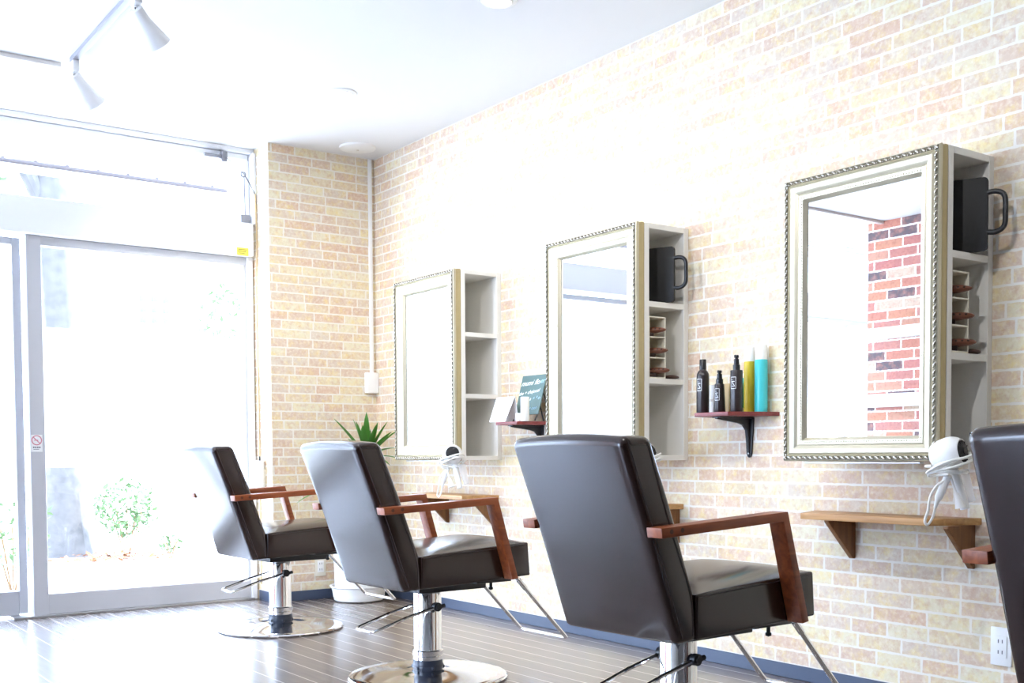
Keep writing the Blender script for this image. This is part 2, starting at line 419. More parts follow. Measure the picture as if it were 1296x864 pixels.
# door_1 fixed panel with film, door_2 sliding leaf
d1 = bpy.data.objects.new('door_1', None); COL.objects.link(d1); struct(d1)
bx('door_frame', M['alu'], [(1.41, 6.525, 0, 1.49, 6.60, 2.12), (2.672, 6.545, .12, 2.69, 6.60, 2.12), (1.49, 6.54, 2.07, 2.69, 6.60, 2.12)], d1)
bx('bottom_rail', M['alu'], [(1.49, 6.535, 0.012, 2.69, 6.605, .128)], d1)
bx('threshold', M['brushed'], [(1.30, 6.50, 0, 2.70, 6.62, .012)], d1, .001)
bx('glass_pane', M['glass'], [(1.49, 6.567, .125, 2.675, 6.573, 2.072)], d1, 0)
bx('frosted_film', M['film'], [(1.492, 6.5745, .838, 2.673, 6.5755, 1.622)], d1, 0)
d2 = bpy.data.objects.new('door_2', None); COL.objects.link(d2); struct(d2)
bx('door_frame', M['alu'], [(1.352, 6.60, .02, 1.398, 6.66, 2.11), (-.05, 6.60, .02, 0, 6.66, 2.11), (0, 6.60, 2.07, 1.352, 6.66, 2.11)], d2)
bx('bottom_rail', M['alu'], [(0, 6.605, .012, 1.352, 6.655, .147)], d2)
bx('glass_pane', M['glass'], [(0, 6.627, .145, 1.355, 6.633, 2.072)], d2, 0)
bx('frosted_film', M['film'], [(.003, 6.6345, .66, 1.35, 6.6355, 1.975)], d2, 0)
d3 = bpy.data.objects.new('door_3', None); COL.objects.link(d3); struct(d3)
bx('door_frame', M['alu'], [(XO0, 6.54, 0, XO0 + .06, 6.61, 2.12), (-1.0, 6.545, .128, -.95, 6.605, 2.07), (-.1, 6.53, 0, -.05, 6.61, 2.12), (XO0 + .06, 6.54, 2.07, -.1, 6.61, 2.12), (-2.21, 6.545, .128, -2.15, 6.605, 2.07)], d3)
bx('bottom_rail', M['alu'], [(XO0 + .06, 6.545, .0, -.1, 6.605, .128)], d3)
bx('glass_pane', M['glass'], [(XO0 + .06, 6.57, .12, -.1, 6.576, 2.072)], d3, 0)

w2 = bpy.data.objects.new('added_window', None); COL.objects.link(w2); struct(w2)  # window added in the unseen left wall for soft light on chair backs
LM = [LY0 + (LY1 - LY0) * k / 4 for k in range(3)]
bx('window_frame', M['alu2'], [(XL - .10, LY0, LZ0, XL - .03, LY1, LZ0 + .05), (XL - .10, LY0, LZ1 - .05, XL - .03, LY1, LZ1)] + [(XL - .10, y - .025, LZ0 + .05, XL - .03, y + .025, LZ1 - .05) for y in LM], w2)
for a_, b_ in zip(LM, LM[1:]): bx('glass_pane', M['glass'], [(XL - .068, a_ + .025, LZ0 + .05, XL - .062, b_ - .025, LZ1 - .05)], w2, 0)
# opener hardware in the transom corner, its hanging cable, stickers
t = thing('transom_opener', 'grey metal opener fitting in the top right corner of the transom window', 'window opener', (2.58, 6.49, 2.70))
def local(o, root): o.data.transform(Matrix.Translation(-Vector(root.location))); return o
bm = BM(); add_box(bm, 2.525, 6.485, 2.672, 2.56, 6.53, 2.735, .004); add_box(bm, 2.42, 6.49, 2.69, 2.525, 6.53, 2.712, .003)
local(obj('latch', bm, M['fitting'], t), t)
bm = BM(); add_tube(bm, smooth_path([(2.55, 6.485, 2.70), (2.60, 6.47, 2.655), (2.66, 6.465, 2.60), (2.722, 6.465, 2.50)]), .0035, 8)
local(obj('cord', bm, M['signgrey'], t), t)
bm = BM(); add_box(bm, 2.645, 6.50, 2.315, 2.705, 6.54, 2.375, .006); add_tube(bm, [(2.672, 6.50, 2.375), (2.668, 6.50, 2.60)], .004, 8)
add_lathe(bm, [(.018, -.006), (.018, .006), (.010, .006), (.010, -.006), (.018, -.006)], 20, mtx=Matrix.Translation((2.662, 6.50, 2.615)) @ Matrix.Rotation(PI / 2, 4, 'X'))
local(obj('crank', bm, M['fitting'], t), t)
bm = BM(); add_tube(bm, smooth_path([(2.725, 6.465, 2.50), (2.728, 6.46, 2.2), (2.722, 6.46, 1.8), (2.727, 6.46, 1.3), (2.728, 6.463, .7), (2.727, 6.463, .1)]), .0045, 8)
o = obj('cable', bm, M['tan']); settle(o, (2.725, 6.462, .1)); tag(o, 'thin beige cable running down the pillar beside the window jamb', 'cable')

t = thing('sticker', 'small yellow sticker on the right end of the white door header', 'sticker', (2.64, 6.469, 2.14))
bm = BM(); add_box(bm, -.037, -.0008, -.024, .037, 0, .024); obj('sheet', bm, M['sticker'], t, smooth=False)
bm = BM()
for k, w_ in enumerate((.028, .03, .024)): add_box(bm, -w_, -.0012, .011 - k * .011, w_ * (.9 - .2 * k), -.0009, .014 - k * .011)
obj('print', bm, M['stickink'], t, smooth=False)
t = thing('sticker', 'round red no-smoking sticker on the grey door post', 'sticker', (1.444, 6.524, .975))
bm = BM(); add_box(bm, -.03, -.0008, -.05, .03, 0, .045, .0003, 1); obj('sheet', bm, M['paper'], t, smooth=False)
bm = BM()
add_lathe(bm, [(.0225, -.0006), (.0225, .0006), (.028, .0006), (.028, -.0006), (.0225, -.0006)], 32, mtx=Matrix.Translation((0, -.0014, .014)) @ Matrix.Rotation(PI / 2, 4, 'X'))
add_prism(bm, [(-.018, .028), (-.0145, .0315), (.018, -.001), (.0145, -.0045)], 'y', -.002, -.0009)
add_box(bm, -.013, -.0019, .012, .008, -.0009, .0165)
obj('prohibition_mark', bm, M['signred'], t, smooth=False)
bm = BM()
for k in range(4): add_box(bm, -.02 + k * .0105, -.0014, -.029, -.0125 + k * .0105, -.0009, -.021)
add_box(bm, -.018, -.0014, -.037, .012, -.0009, -.034)
obj('print', bm, M['signgrey'], t, smooth=False)

# canister on the pillar side
t = thing('wall_dispenser', 'slim white upright dispenser with black nib on the pillar beside the window', 'dispenser', (XP - .03, 6.41, .66))
bm = BM(); add_lathe(bm, [(0, 0), (.026, 0), (.028, .004), (.028, .2), (.026, .206), (0, .206)], 28); obj('body', bm, M['whitepl'], t)
bm = BM(); add_lathe(bm, [(0, .206), (.005, .206), (.004, .232), (0, .232)], 12); obj('nozzle', bm, M['black'], t)
bm = BM(); add_box(bm, .02, -.02, .05, .03, .02, .15, .003); obj('wall_clip', bm, M['beigepl'], t)

# ------------------------------------------------------------------ ceiling fittings
def downlight(x, y, lab):
    t = thing('downlight', lab, 'ceiling light', (x, y, H), 0, 'recessed downlights over the chairs')
    bm = BM(); add_lathe(bm, [(.052, -.012), (.055, 0), (.074, 0), (.077, -.003), (.072, -.007), (.056, -.008), (.052, -.012)][::-1], 36)
    obj('trim_ring', bm, M['whitepl'], t)
    bm = BM(); add_lathe(bm, [(0, -.0035), (.054, -.0035), (.054, -.001), (0, -.001)], 32)
    obj('lens', bm, M['lens'], t)
    ld = bpy.data.lights.new('downlight_bulb', 'AREA'); ld.shape = 'DISK'; ld.size = .1; ld.energy = DL; ld.color = (1, .97, .93)
    lo = bpy.data.objects.new('downlight_bulb', ld); COL.objects.link(lo); lo.location = (x, y, H - .016)
    return t
DL = 1.5
m, nt, b = new_mat('lamp lens'); b.inputs['Base Color'].default_value = (.9, .9, .9, 1); b.inputs['Emission Color'].default_value = (1, .97, .92, 1); b.inputs['Emission Strength'].default_value = 3.; M['lens'] = m
downlight(2.685, 5.22, 'recessed round downlight in the ceiling between the spotlights and the far mirror')
downlight(2.682, 3.80, 'recessed round downlight in the ceiling cut by the top edge of the photo')

def spotlight(y, lab):
    t = thing('spotlight', lab, 'spotlight', (1.418, y, H), 0, 'white track spotlights')
    bm = BM(); add_box(bm, -.016, -.03, -.07, .016, .03, -.022, .006); obj('adapter', bm, M['whitepl'], t)
    bm = BM(); add_tube(bm, [(-.004, 0, -.07), (-.006, 0, -.084)], .0045, 10); add_lathe(bm, [(0, -.012), (.008, -.008), (.011, 0), (.008, .008), (0, .012)], 16, c=(-.006, 0, -.084)); obj('stem', bm, M['chrome'], t)
    bm = BM()
    d = Vector((.75, .40, -.82)).normalized(); rot = d.to_track_quat('Z', 'Y').to_matrix().to_4x4()
    add_lathe(bm, [(0, 0), (.022, .0), (.027, .004), (.030, .050), (.0335, .064), (.060, .158), (.057, .158), (.031, .064), (0, .055)], 40, mtx=Matrix.Translation((-.004, 0, -.084)) @ rot)
    obj('shade', bm, M['lampgrey'], t); spot_lamp(y); return t
def spot_lamp(y):
    ld = bpy.data.lights.new('spot_bulb', 'SPOT'); ld.energy = SP; ld.spot_size = 1.9; ld.spot_blend = 1.; ld.shadow_soft_size = .03; ld.color = (1, .985, .96)
    lo = bpy.data.objects.new('spot_bulb', ld); COL.objects.link(lo); lo.location = (1.540, y + .072, H - .223)
    lo.rotation_euler = Vector((.75, .40, -.86)).to_track_quat('-Z', 'Y').to_euler()
SP = 34.
spotlight(5.47, 'small white cone spotlight at the lower end of the ceiling track')
spotlight(4.53, 'white cone spotlight at the top edge of the photo, higher on the track')
for y_, n_ in ((3.55, 'third'), (2.55, 'fourth'), (1.55, 'fifth')): spotlight(y_, 'added unseen white cone spotlight further along the track, %s from the window' % n_)  # unseen spotlights added to brighten the lower brick wall
bm = BM(); add_box(bm, 1.402, 1.2, H - .022, 1.434, 5.50, H, .003)
o = obj('lighting_track', bm, M['track']); settle(o, (1.418, 4.0, H)); tag(o, 'thin grey ceiling track carrying the white cone spotlights', 'light track')
t = thing('ceiling_rail', 'short beige ceiling rail ending left of the spotlights', 'ceiling rail', (.2, 5.61, H))
bm = BM(); add_box(bm, -2.2, -.02, -.022, 1.188, .02, 0, .003); obj('rail_body', bm, M['rail'], t)
bm = BM(); add_box(bm, -2.2, .03, -.012, 1.0, .036, 0, .001); obj('rail_edge', bm, M['rail'], t)
t = thing('ceiling_vent', 'flat round white ceiling cover in the corner above the conduit', 'ceiling cover', (3.231, 6.085, H))
bm = BM(); add_lathe(bm, [(0, -.018), (.085, -.016), (.108, -.010), (.112, 0)], 44); obj('cover', bm, M['whitepl'], t)
bm = BM(); add_lathe(bm, [(0, -.024), (.007, -.022), (.008, -.015)], 16); obj('knob', bm, M['rail'], t)

t = thing('cable_conduit', 'white vertical conduit with junction box in the brick corner', 'conduit', (3.42, L, 1.29))
bm = BM(); add_box(bm, -.012, -.014, .13, .012, 0, H - 1.29 - .002, .003); obj('pipe', bm, M['whitepl'], t)
bm = BM(); add_box(bm, -.052, -.04, 0, .034, 0, .132, .008, 3); obj('junction_box', bm, M['whitepl'], t)
def outlet(name, loc, axis, w_, h_, lab):
    t = thing(name, lab, 'power outlet', loc)
    bm = BM(); bm2 = BM(); sl_ = []
    if axis == 'x':
        add_box(bm, -.008, -w_ / 2, -h_ / 2, 0, w_ / 2, h_ / 2, .003)
        add_box(bm2, -.011, -.022, -.036, -.008, .022, .036, .002)
        for z in (-.018, .018):
            for y in (-.007, .007): sl_.append((-.0118, y - .0015, z - .006, -.0109, y + .0015, z + .006))
    else:
        add_box(bm, -w_ / 2, -.008, -h_ / 2, w_ / 2, 0, h_ / 2, .003)
        add_box(bm2, -.022, -.011, -.036, .022, -.008, .036, .002)
        for z in (-.018, .018):
            for y in (-.007, .007): sl_.append((y - .0015, -.0118, z - .006, y + .0015, -.0109, z + .006))
    obj('plate', bm, M['beigepl'] if axis == 'y' else M['whitepl'], t); so_ = obj('socket', bm2, M['whitepl'], t)
    for b_ in sl_: bm = BM(); add_box(bm, *b_); obj('slot', bm, M['signgrey'], so_)
outlet('power_outlet', (3.043, L, .203), 'y', .074, .12, 'ivory power outlet low on the end wall by the plant pot')
outlet('power_outlet', (W, 2.012, .25), 'x', .074, .128, 'white power outlet low on the brick wall beside the cropped chair')

# ------------------------------------------------------------------ mirror cabinets
def rect_sweep(bm, prof, y0, y1, z0, z1):
    """prof: list of (inset from outer edge, x). Sweeps around the rectangle with mitred corners."""
    rings = []
    for d, x in prof:
        rings.append([bm.verts.new(p) for p in ((x, y0 + d, z0 + d), (x, y1 - d, z0 + d), (x, y1 - d, z1 - d), (x, y0 + d, z1 - d))])
    for A, B in zip(rings, rings[1:]):
        for k in range(4): bm.faces.new((A[k], A[(k + 1) % 4], B[(k + 1) % 4], B[k]))

def add_blob(bm, c, r3, rot=None, seg=8, rings=5):
    r = bmesh.ops.create_uvsphere(bm, u_segments=seg, v_segments=rings, radius=1)
    for v in r['verts']:
        p = Vector((v.co.x * r3[0], v.co.y * r3[1], v.co.z * r3[2]))
        if rot is not None: p = rot @ p
        v.co = p + Vector(c)

FW, FH0, FH1 = .627, .867, 1.871
def make_cabinet(lab):
    yr = YR[2]; base = Vector((W, yr, FH0))
    t = thing('mirror_cabinet', lab, 'mirror cabinet', base, 0, 'framed mirrors with side shelves')
    y0, y1, z0, z1 = yr, yr + FW, FH0, FH1
    L_ = lambda o: local(o, t)
    # carcass, open towards the room's near end
    bm = BM(); xf = 3.198
    cy1 = y1 - .01
    for b in ((xf, y0, z0, xf + .025, cy1, z1), (W - .028, y0, z0, W, cy1, z1), (xf + .025, y0, z1 - .023, W - .028, cy1, z1), (xf + .025, y0, z0, W - .028, cy1, z0 + .022), (xf + .025, y0 + .32, z0 + .022, W - .028, y0 + .335, z1 - .023)):
        add_box(bm, *b, .0012, 1)
    L_(obj('carcass', bm, M['white'], t))
    for za, zb in ((1.52, 1.543), (1.195, 1.218)):
        bm = BM(); add_box(bm, xf + .025, y0 + .001, za, W - .028, y0 + .32, zb, .001, 1); L_(obj('divider', bm, M['white'], t))
    # moulding
    bm = BM()
    rect_sweep(bm, [(.004, 3.198), (.001, 3.192), (.001, 3.176), (.004, 3.172), (.002, 3.166)], y0, y1, z0, z1)
    L_(obj('gilded_edge', bm, M['goldedge'], t, ang=60))
    bm = BM()
    rect_sweep(bm, [(.002, 3.166), (.000, 3.160), (.002, 3.152), (.006, 3.1485), (.019, 3.150), (.022, 3.156), (.025, 3.152), (.031, 3.149), (.039, 3.1495), (.048, 3.154), (.056, 3.160), (.060, 3.158), (.064, 3.160), (.074, 3.163), (.077, 3.168), (.085, 3.178)], y0, y1, z0, z1)
    fr = L_(obj('frame', bm, M['frame'], t, ang=28))
    bm = BM(); rect_sweep(bm, [(.0055, 3.1480), (.0195, 3.1494)], y0, y1, z0, z1); local(obj('backing_channel', bm, M['backing'], fr), t)  # darker strip under the rope relief
    bm = BM(); p = .023; c = .0125; i = 0
    for (a0, b0, a1, b1) in ((y0, z0, y1, z0), (y1, z0, y1, z1), (y1, z1, y0, z1), (y0, z1, y0, z0)):
        ln = math.hypot(a1 - a0, b1 - b0); dy, dz = (a1 - a0) / ln, (b1 - b0) / ln; ny, nz = -dz, dy
        n = int(round((ln - 2 * c) / p))
        for k in range(n + 1):
            s = c + (ln - 2 * c) * k / n
            y, z = a0 + dy * s + ny * c, b0 + dz * s + nz * c
            ang = math.atan2(dz, dy) + (.62)
            R = Matrix.Rotation(ang, 3, 'X')
            add_blob(bm, (3.1468, y, z), (.0048, .0098, .0040), R, 8, 5)
            y2, z2 = y + dy * p * .5, z + dz * p * .5
            if k < n: add_blob(bm, (3.1482, y2 + ny * .0035, z2 + nz * .0035), (.003, .0032, .0032), None, 6, 4)
    local(obj('rope_relief', bm, M['relief'], fr), t)
    bm = BM(); c = .069; p = .0105
    for (a0, b0, a1, b1) in ((y0, z0, y1, z0), (y1, z0, y1, z1), (y1, z1, y0, z1), (y0, z1, y0, z0)):
        ln = math.hypot(a1 - a0, b1 - b0); dy, dz = (a1 - a0) / ln, (b1 - b0) / ln; ny, nz = -dz, dy
        n = int(round((ln - 2 * c) / p))
        for k in range(n):
            s = c + (ln - 2 * c) * k / n
            add_blob(bm, (3.1615, a0 + dy * s + ny * c, b0 + dz * s + nz * c), (.003, .0036, .0036), None, 6, 4)
    local(obj('bead_relief', bm, M['frame'], fr), t)
    bm = BM(); add_box(bm, 3.1795, y0 + .08, z0 + .08, 3.1835, y1 - .08, z1 - .08); L_(obj('mirror_glass', bm, M['mirror'], t, smooth=False))
    # hanging rail under the frame and dryer holder
    bm = BM(); add_box(bm, 3.175, y0 + .08, z0 - .008, 3.20, y0 + .55, z0 - .001, .002); L_(obj('bottom_batten', bm, M['brushed'], t))
    bm = BM()
    pts = [(3.12 + .040 * math.cos(a), yr - .075 + .040 * math.sin(a), .835) for a in [2 * PI * k / 24 for k in range(24)]]
    add_tube(bm, pts, .005, 8, closed=True); add_tube(bm, [(3.150, yr - .048, .835), (3.195, yr - .006, .842), (3.207, yr + .001, .87)], .005, 8); add_box(bm, 3.20, yr - .004, .868, 3.221, yr + .001, .90, .001)
    L_(obj('dryer_holder', bm, M['whitepl'], t)); return t
cab = make_cabinet('near champagne-framed mirror reflecting red brick, with black hand mirror in its side shelf')
cab2 = dup(cab, (W, YR[1], FH0), 0, 'middle champagne-framed mirror with brush organiser in its side shelf, behind the large chair')
cab1 = dup(cab, (W, YR[0], FH0), 0, 'far champagne-framed mirror with three empty side compartments')

# wooden console shelves under the mirrors
def make_console(lab):
    yr = YR[2]
    t = thing('console_shelf', lab, 'wall shelf', (W, yr, .651), 0, 'wooden shelves under the mirrors')
    bm = BM(); y0 = .028; y1 = .727
    add_prism(bm, [(0, y0), (-.188, y0 + .085), (-.188, y1 - .085), (0, y1)], 'z', 0, .0235, .003)
    obj('top_board', bm, M['shelfwood'], t)
    for y in (.052, .537):
        bm = BM(); add_prism(bm, [(0, 0), (-.158, 0), (-.158, -.008), (-.012, -.150), (0, -.150)], 'y', y, y + .02, .0015)
        obj('bracket', bm, M['bracketwood'], t)
    return t
con = make_console('light oak wall shelf below the near mirror and its hair dryer')
dup(con, (W, YR[1], .651), 0, 'oak wall shelf below the middle mirror, only its end showing behind the large chair')
dup(con, (W, YR[0], .651), 0, 'oak wall shelf below the far mirror, seen through the second chair armrests')

# reddish product shelves on black brackets
def make_product_shelf(lab):
    t = thing('product_shelf', lab, 'wall shelf', (W, 2.964, 1.045), 0, 'reddish shelves on black brackets')
    bm = BM(); add_prism(bm, [(0, 0), (-.214, .079), (-.214, .262), (0, .341)], 'z', 0, .0165, .002)
    obj('top_board', bm, M['redwood'], t)
    bm = BM()
    # wall leg with round foot, arm, gusset
    out = [(.132, -.002), (.178, -.002), (.168, -.15), (.163, -.162), (.155, -.167), (.147, -.162), (.142, -.15)]
    add_prism(bm, out, 'x', -.009, 0, .0015)
    add_prism(bm, [(-.004, -.0005), (-.2, -.0005), (-.2, -.010), (-.075, -.026), (-.045, -.034), (-.026, -.055), (-.012, -.15), (-.004, -.15)], 'y', .148, .162, .0012)
    add_prism(bm, [(-.004, -.0005), (-.004, -.006), (-.2, -.006), (-.2, -.0005)], 'y', .133, .177, .001)
    obj('bracket', bm, M['iron'], t)
    bm = BM(); add_lathe(bm, [(0, .003), (.004, .002), (.005, 0)], 14, mtx=Matrix.Translation((-.010, .155, -.148)) @ Matrix.Rotation(-PI / 2, 4, 'Y')); obj('screw', bm, M['brushed'], t)
    return t
ps = make_product_shelf('reddish shelf on a black bracket holding the coloured bottles')
ps2 = dup(ps, (W, 2.964 + PITCH, 1.045), 0, 'reddish shelf on a black bracket holding the small chalkboard')
ZS = 1.062

# bottles
def text_obj(name, body, size, m, parent, mtx, ext=.0003, shear=0., space=1.):
    cu = bpy.data.curves.new(name, 'FONT'); cu.body = body; cu.size = size; cu.extrude = ext; cu.align_x = 'CENTER'; cu.align_y = 'CENTER'; cu.shear = shear; cu.space_character = space
    o = bpy.data.objects.new(name, cu); COL.objects.link(o)
    dg = bpy.context.evaluated_depsgraph_get(); me = bpy.data.meshes.new_from_object(o.evaluated_get(dg))
    bpy.data.objects.remove(o); bpy.data.curves.remove(cu)
    me.transform(mtx); me.materials.clear(); me.materials.append(m)
    o = bpy.data.objects.new(name, me); COL.objects.link(o); o.parent = parent; return o

def label_on(t, r, zc, h, w, ang):
    """white outlined mark wrapped on a bottle facing direction ang"""
    bm = BM(); R = r + .0006
    def P(s, z): a = ang + s / r; return Vector((R * math.cos(a), R * math.sin(a), z))
    def strip(s0, z0, s1, z1, wd):
        k = 6; d = Vector((s1 - s0, z1 - z0)); ln = d.length; n = Vector((-d.y, d.x)) / ln * wd / 2
        for i in range(k):
            a, b = i / k, (i + 1) / k
            q = [(s0 + d.x * a + n.x, z0 + d.y * a + n.y), (s0 + d.x * b + n.x, z0 + d.y * b + n.y), (s0 + d.x * b - n.x, z0 + d.y * b - n.y), (s0 + d.x * a - n.x, z0 + d.y * a - n.y)]
            f = bm.faces.new([bm.verts.new(P(*c)) for c in q])
            if f.normal.length == 0: f.normal_update()
    w2, h2 = w / 2, h / 2; k = .0016
    strip(-w2, zc - h2, w2, zc - h2, k); strip(-w2, zc + h2, w2, zc + h2, k); strip(-w2, zc - h2, -w2, zc + h2, k); strip(w2, zc - h2, w2, zc + h2, k)
    # "N." turned on its side
    g = w * .3; e = h * .28
    strip(-g, zc - e, g, zc - e, k); strip(-g, zc + e * .45, g, zc + e * .45, k); strip(g, zc - e, -g, zc + e * .45, k)
    strip(-g * 1.0, zc + e * .95, -g * .55, zc + e * .95, .0026)
    bmesh.ops.recalc_face_normals(bm, faces=bm.faces[:])
    obj('logo', bm, M['ink'], t, smooth=False)
LA = math.atan2(-3.1, -3.34) + .35   # labels face the chairs and the camera
g = 'bottles on the reddish shelf'
def lathe_part(name, prof, m, t, n=32):
    bm = BM(); add_lathe(bm, prof, n); return obj(name, bm, M[m], t)
t = thing('spray_bottle', 'black bottle with rounded shoulders and plain cap, left end of the product shelf', 'bottle', (3.30, 3.238, ZS), 0, g)
lathe_part('body', [(0, 0), (.0245, 0), (.026, .003), (.026, .150), (.0245, .161), (.020, .171), (.0135, .177), (.0135, .18), (0, .18)], 'botblack', t)
lathe_part('cap', [(0, .178), (.0138, .178), (.0138, .218), (.0125, .220), (0, .220)], 'black', t); label_on(t, .026, .115, .048, .022, LA - .95)
def pump(t, z, hh):
    bm = BM(); add_lathe(bm, [(0, z), (.0145, z), (.0145, z + .022 * hh), (.011, z + .024 * hh), (.010, z + .045 * hh), (.006, z + .048 * hh), (.006, z + .054 * hh), (0, z + .054 * hh)], 24)
    add_box(bm, -.0085, -.0085, z + .05 * hh, .0085, .0085, z + .062 * hh, .003); add_prism(bm, [(-.024, z + .054 * hh), (-.006, z + .052 * hh), (-.006, z + .062 * hh), (-.022, z + .061 * hh)], 'y', -.004, .004, .001)
    obj('pump', bm, M['black'], t)
t = thing('pump_bottle', 'short black pump bottle, second from the left on the product shelf', 'bottle', (3.30, 3.145, ZS), .5, g)
lathe_part('body', [(0, 0), (.0225, 0), (.024, .003), (.0192, .112), (.018, .115), (0, .115)], 'botblack', t); pump(t, .114, .9); label_on(t, .0215, .072, .046, .020, LA - 1.35)
t = thing('pump_bottle', 'tall black pump bottle in the middle of the product shelf', 'bottle', (3.32, 3.072, ZS), .5, g)
lathe_part('body', [(0, 0), (.0235, 0), (.0245, .003), (.0245, .163), (.0235, .166), (0, .166)], 'botblack', t); pump(t, .165, 1.0); label_on(t, .0245, .115, .046, .022, LA - 1.4)
t = thing('spray_can', 'slim yellow spray can with white cap on the product shelf', 'bottle', (3.415, 3.090, ZS), 0, g)
lathe_part('body', [(0, 0), (.0215, 0), (.022, .003), (.022, .2), (.0205, .207), (0, .207)], 'yellow', t); lathe_part('cap', [(0, .206), (.0212, .206), (.0212, .262), (.020, .265), (0, .265)], 'capwhite', t)
t = thing('spray_can', 'turquoise spray can with white cap, right end of the product shelf', 'bottle', (3.413, 3.026, ZS), 0, g)
lathe_part('body', [(0, 0), (.0255, 0), (.026, .003), (.026, .2), (.0245, .209), (0, .209)], 'turq', t); lathe_part('cap', [(0, .208), (.0235, .208), (.0235, .266), (.022, .269), (0, .269)], 'capwhite', t)
t = thing('product_box', 'white carton behind the two left black bottles', 'box', (3.385, 3.262, ZS), .1, g)
bm = BM(); add_box(bm, -.02, -.024, 0, .02, .024, .118, .002); obj('carton', bm, M['paper'], t); bm = BM(); add_box(bm, -.021, -.016, .05, -.0202, .016, .06); obj('print', bm, M['rail'], t)
t = thing('cosmetic_tube', 'flat tan tube standing between the two pump bottles', 'tube', (3.395, 3.191, ZS), 0, g)
bm = BM(); add_prism(bm, [(-.012, 0), (.012, 0), (.009, .1), (.002, .122), (-.002, .122), (-.009, .1)], 'y', -.017, .017, .002); obj('body', bm, M['tan'], t); bm = BM(); add_box(bm, -.0105, -.0155, -.0005 + .0005, .0105, .0155, .012, .002); obj('cap', bm, M['beigepl'], t)
t = thing('cosmetic_tube', 'teal tube behind the tall black pump bottle', 'tube', (3.415, 3.133, ZS), 0, g)
bm = BM(); add_prism(bm, [(-.012, .02), (.012, .02), (.009, .12), (.002, .142), (-.002, .142), (-.009, .12)], 'y', -.016, .016, .002); obj('body', bm, M['teal'], t); bm = BM(); add_box(bm, -.011, -.015, 0, .011, .015, .0215, .002); obj('cap', bm, M['capwhite'], t)

# chalkboard and cards on the far product shelf
def quad_slab(name, P, th, m, parent=None):
    """P: TL, TR, BR, BL points; th thickness behind"""
    P = [Vector(p) for p in P]; n = (P[1] - P[0]).cross(P[3] - P[0]).normalized() * th
    bm = BM(); a = [bm.verts.new(p) for p in P]; b = [bm.verts.new(p + n) for p in P]
    bm.faces.new(a); bm.faces.new(b[::-1])
    for i in range(4): bm.faces.new((a[i], b[i], b[(i + 1) % 4], a[(i + 1) % 4]))
    bmesh.ops.recalc_face_normals(bm, faces=bm.faces[:])
    return obj(name, bm, m, parent, smooth=False)
cb = thing('chalkboard', 'small green-grey chalkboard with white handwriting on thin black legs', 'chalkboard', (3.37, 4.50, ZS))
TL, TR, BR, BL = Vector((3.425, 4.656, 1.303)), Vector((3.425, 4.452, 1.303)), Vector((3.335, 4.410, 1.098)), Vector((3.335, 4.606, 1.098))
nn = (TR - TL).cross(BL - TL).normalized()
if nn.x > 0: nn = -nn
P = [TL, TR, BR, BL]
bm = BM(); a = [bm.verts.new(p) for p in P]; b_ = [bm.verts.new(p - nn * .006) for p in P]
bm.faces.new(a); bm.faces.new(b_[::-1])
for i in range(4): bm.faces.new((a[i], b_[i], b_[(i + 1) % 4], a[(i + 1) % 4]))
bmesh.ops.recalc_face_normals(bm, faces=bm.faces[:])
local(obj('slate', bm, M['slate'], cb, smooth=False), cb)
# board coordinates: s right 0..1, t up 0..1
def bd(s, tt, off=.0012): return BL.lerp(BR, s).lerp(TL.lerp(TR, s), tt) + nn * off
ex = (TR - TL).normalized(); ey = nn.cross(ex).normalized()
if ey.z < 0: ey = -ey
def board_mtx(s, tt, rot=0.):
    o = bd(s, tt); m_ = Matrix((ex, ey, nn)).transposed().to_4x4(); m_.translation = o - Vector(cb.location); return m_ @ Matrix.Rotation(rot, 4, 'Z')
text_obj('chalk_text', 'mumi flo', .043, M['chalk'], cb, board_mtx(.42, .80, .04), shear=.25)
text_obj('chalk_text', '-er', .040, M['chalkblue'], cb, board_mtx(.87, .83, .04), shear=.25)
text_obj('chalk_text', 'the + chajocol', .029, M['chalk'], cb, board_mtx(.43, .56, .1), shear=.25)
text_obj('chalk_text', 'ansi a', .030, M['chalk'], cb, board_mtx(.40, .38, .06), shear=.25)
text_obj('chalk_text', '+ * o', .030, M['chalkblue'], cb, board_mtx(.78, .40, .05), shear=.25)
text_obj('chalk_text', 'ur oen', .029, M['chalkblue'], cb, board_mtx(.70, .15, .06), shear=.25)
bm = BM()
add_tube(bm, [bd(.04, -.0, -.004), (3.318, 4.598, ZS + .004)], .004, 8); add_tube(bm, [bd(.96, .0, -.004), (3.318, 4.412, ZS + .004)], .004, 8)
add_tube(bm, [bd(.5, .8, -.012), (3.44, 4.50, ZS + .004)], .004, 8)
add_tube(bm, [bd(.9, .6, -.012), (3.438, 4.42, ZS + .004)], .003, 8)
local(obj('leg_frame', bm, M['iron'], cb), cb)
t = thing('card_stand', 'blank white folded card leaning at the front edge of the far reddish shelf', 'card', (3.275, 4.635, ZS))
quad_slab('card', [(.02, .075, .128), (.02, -.085, .128), (-.028, -.065, .0008), (-.028, .075, .0008)], .0015, M['paper'], t)
quad_slab('back_flap', [(.022, .075, .128), (.022, -.085, .128), (.050, -.075, .0008), (.050, .075, .0008)], .0015, M['paper'], t)
t = thing('white_bottle', 'plain white cylindrical bottle standing in front of the chalkboard', 'bottle', (3.285, 4.450, ZS))
lathe_part('body', [(0, 0), (.0205, 0), (.022, .003), (.022, .07), (.021, .073), (0, .073)], 'whitepl', t); lathe_part('cap', [(0, .0725), (.0217, .0725), (.0217, .118), (.020, .121), (0, .121)], 'capwhite', t)
t = thing('cosmetic_jar', 'small greyish jar between the white card and the white bottle', 'jar', (3.30, 4.517, ZS))
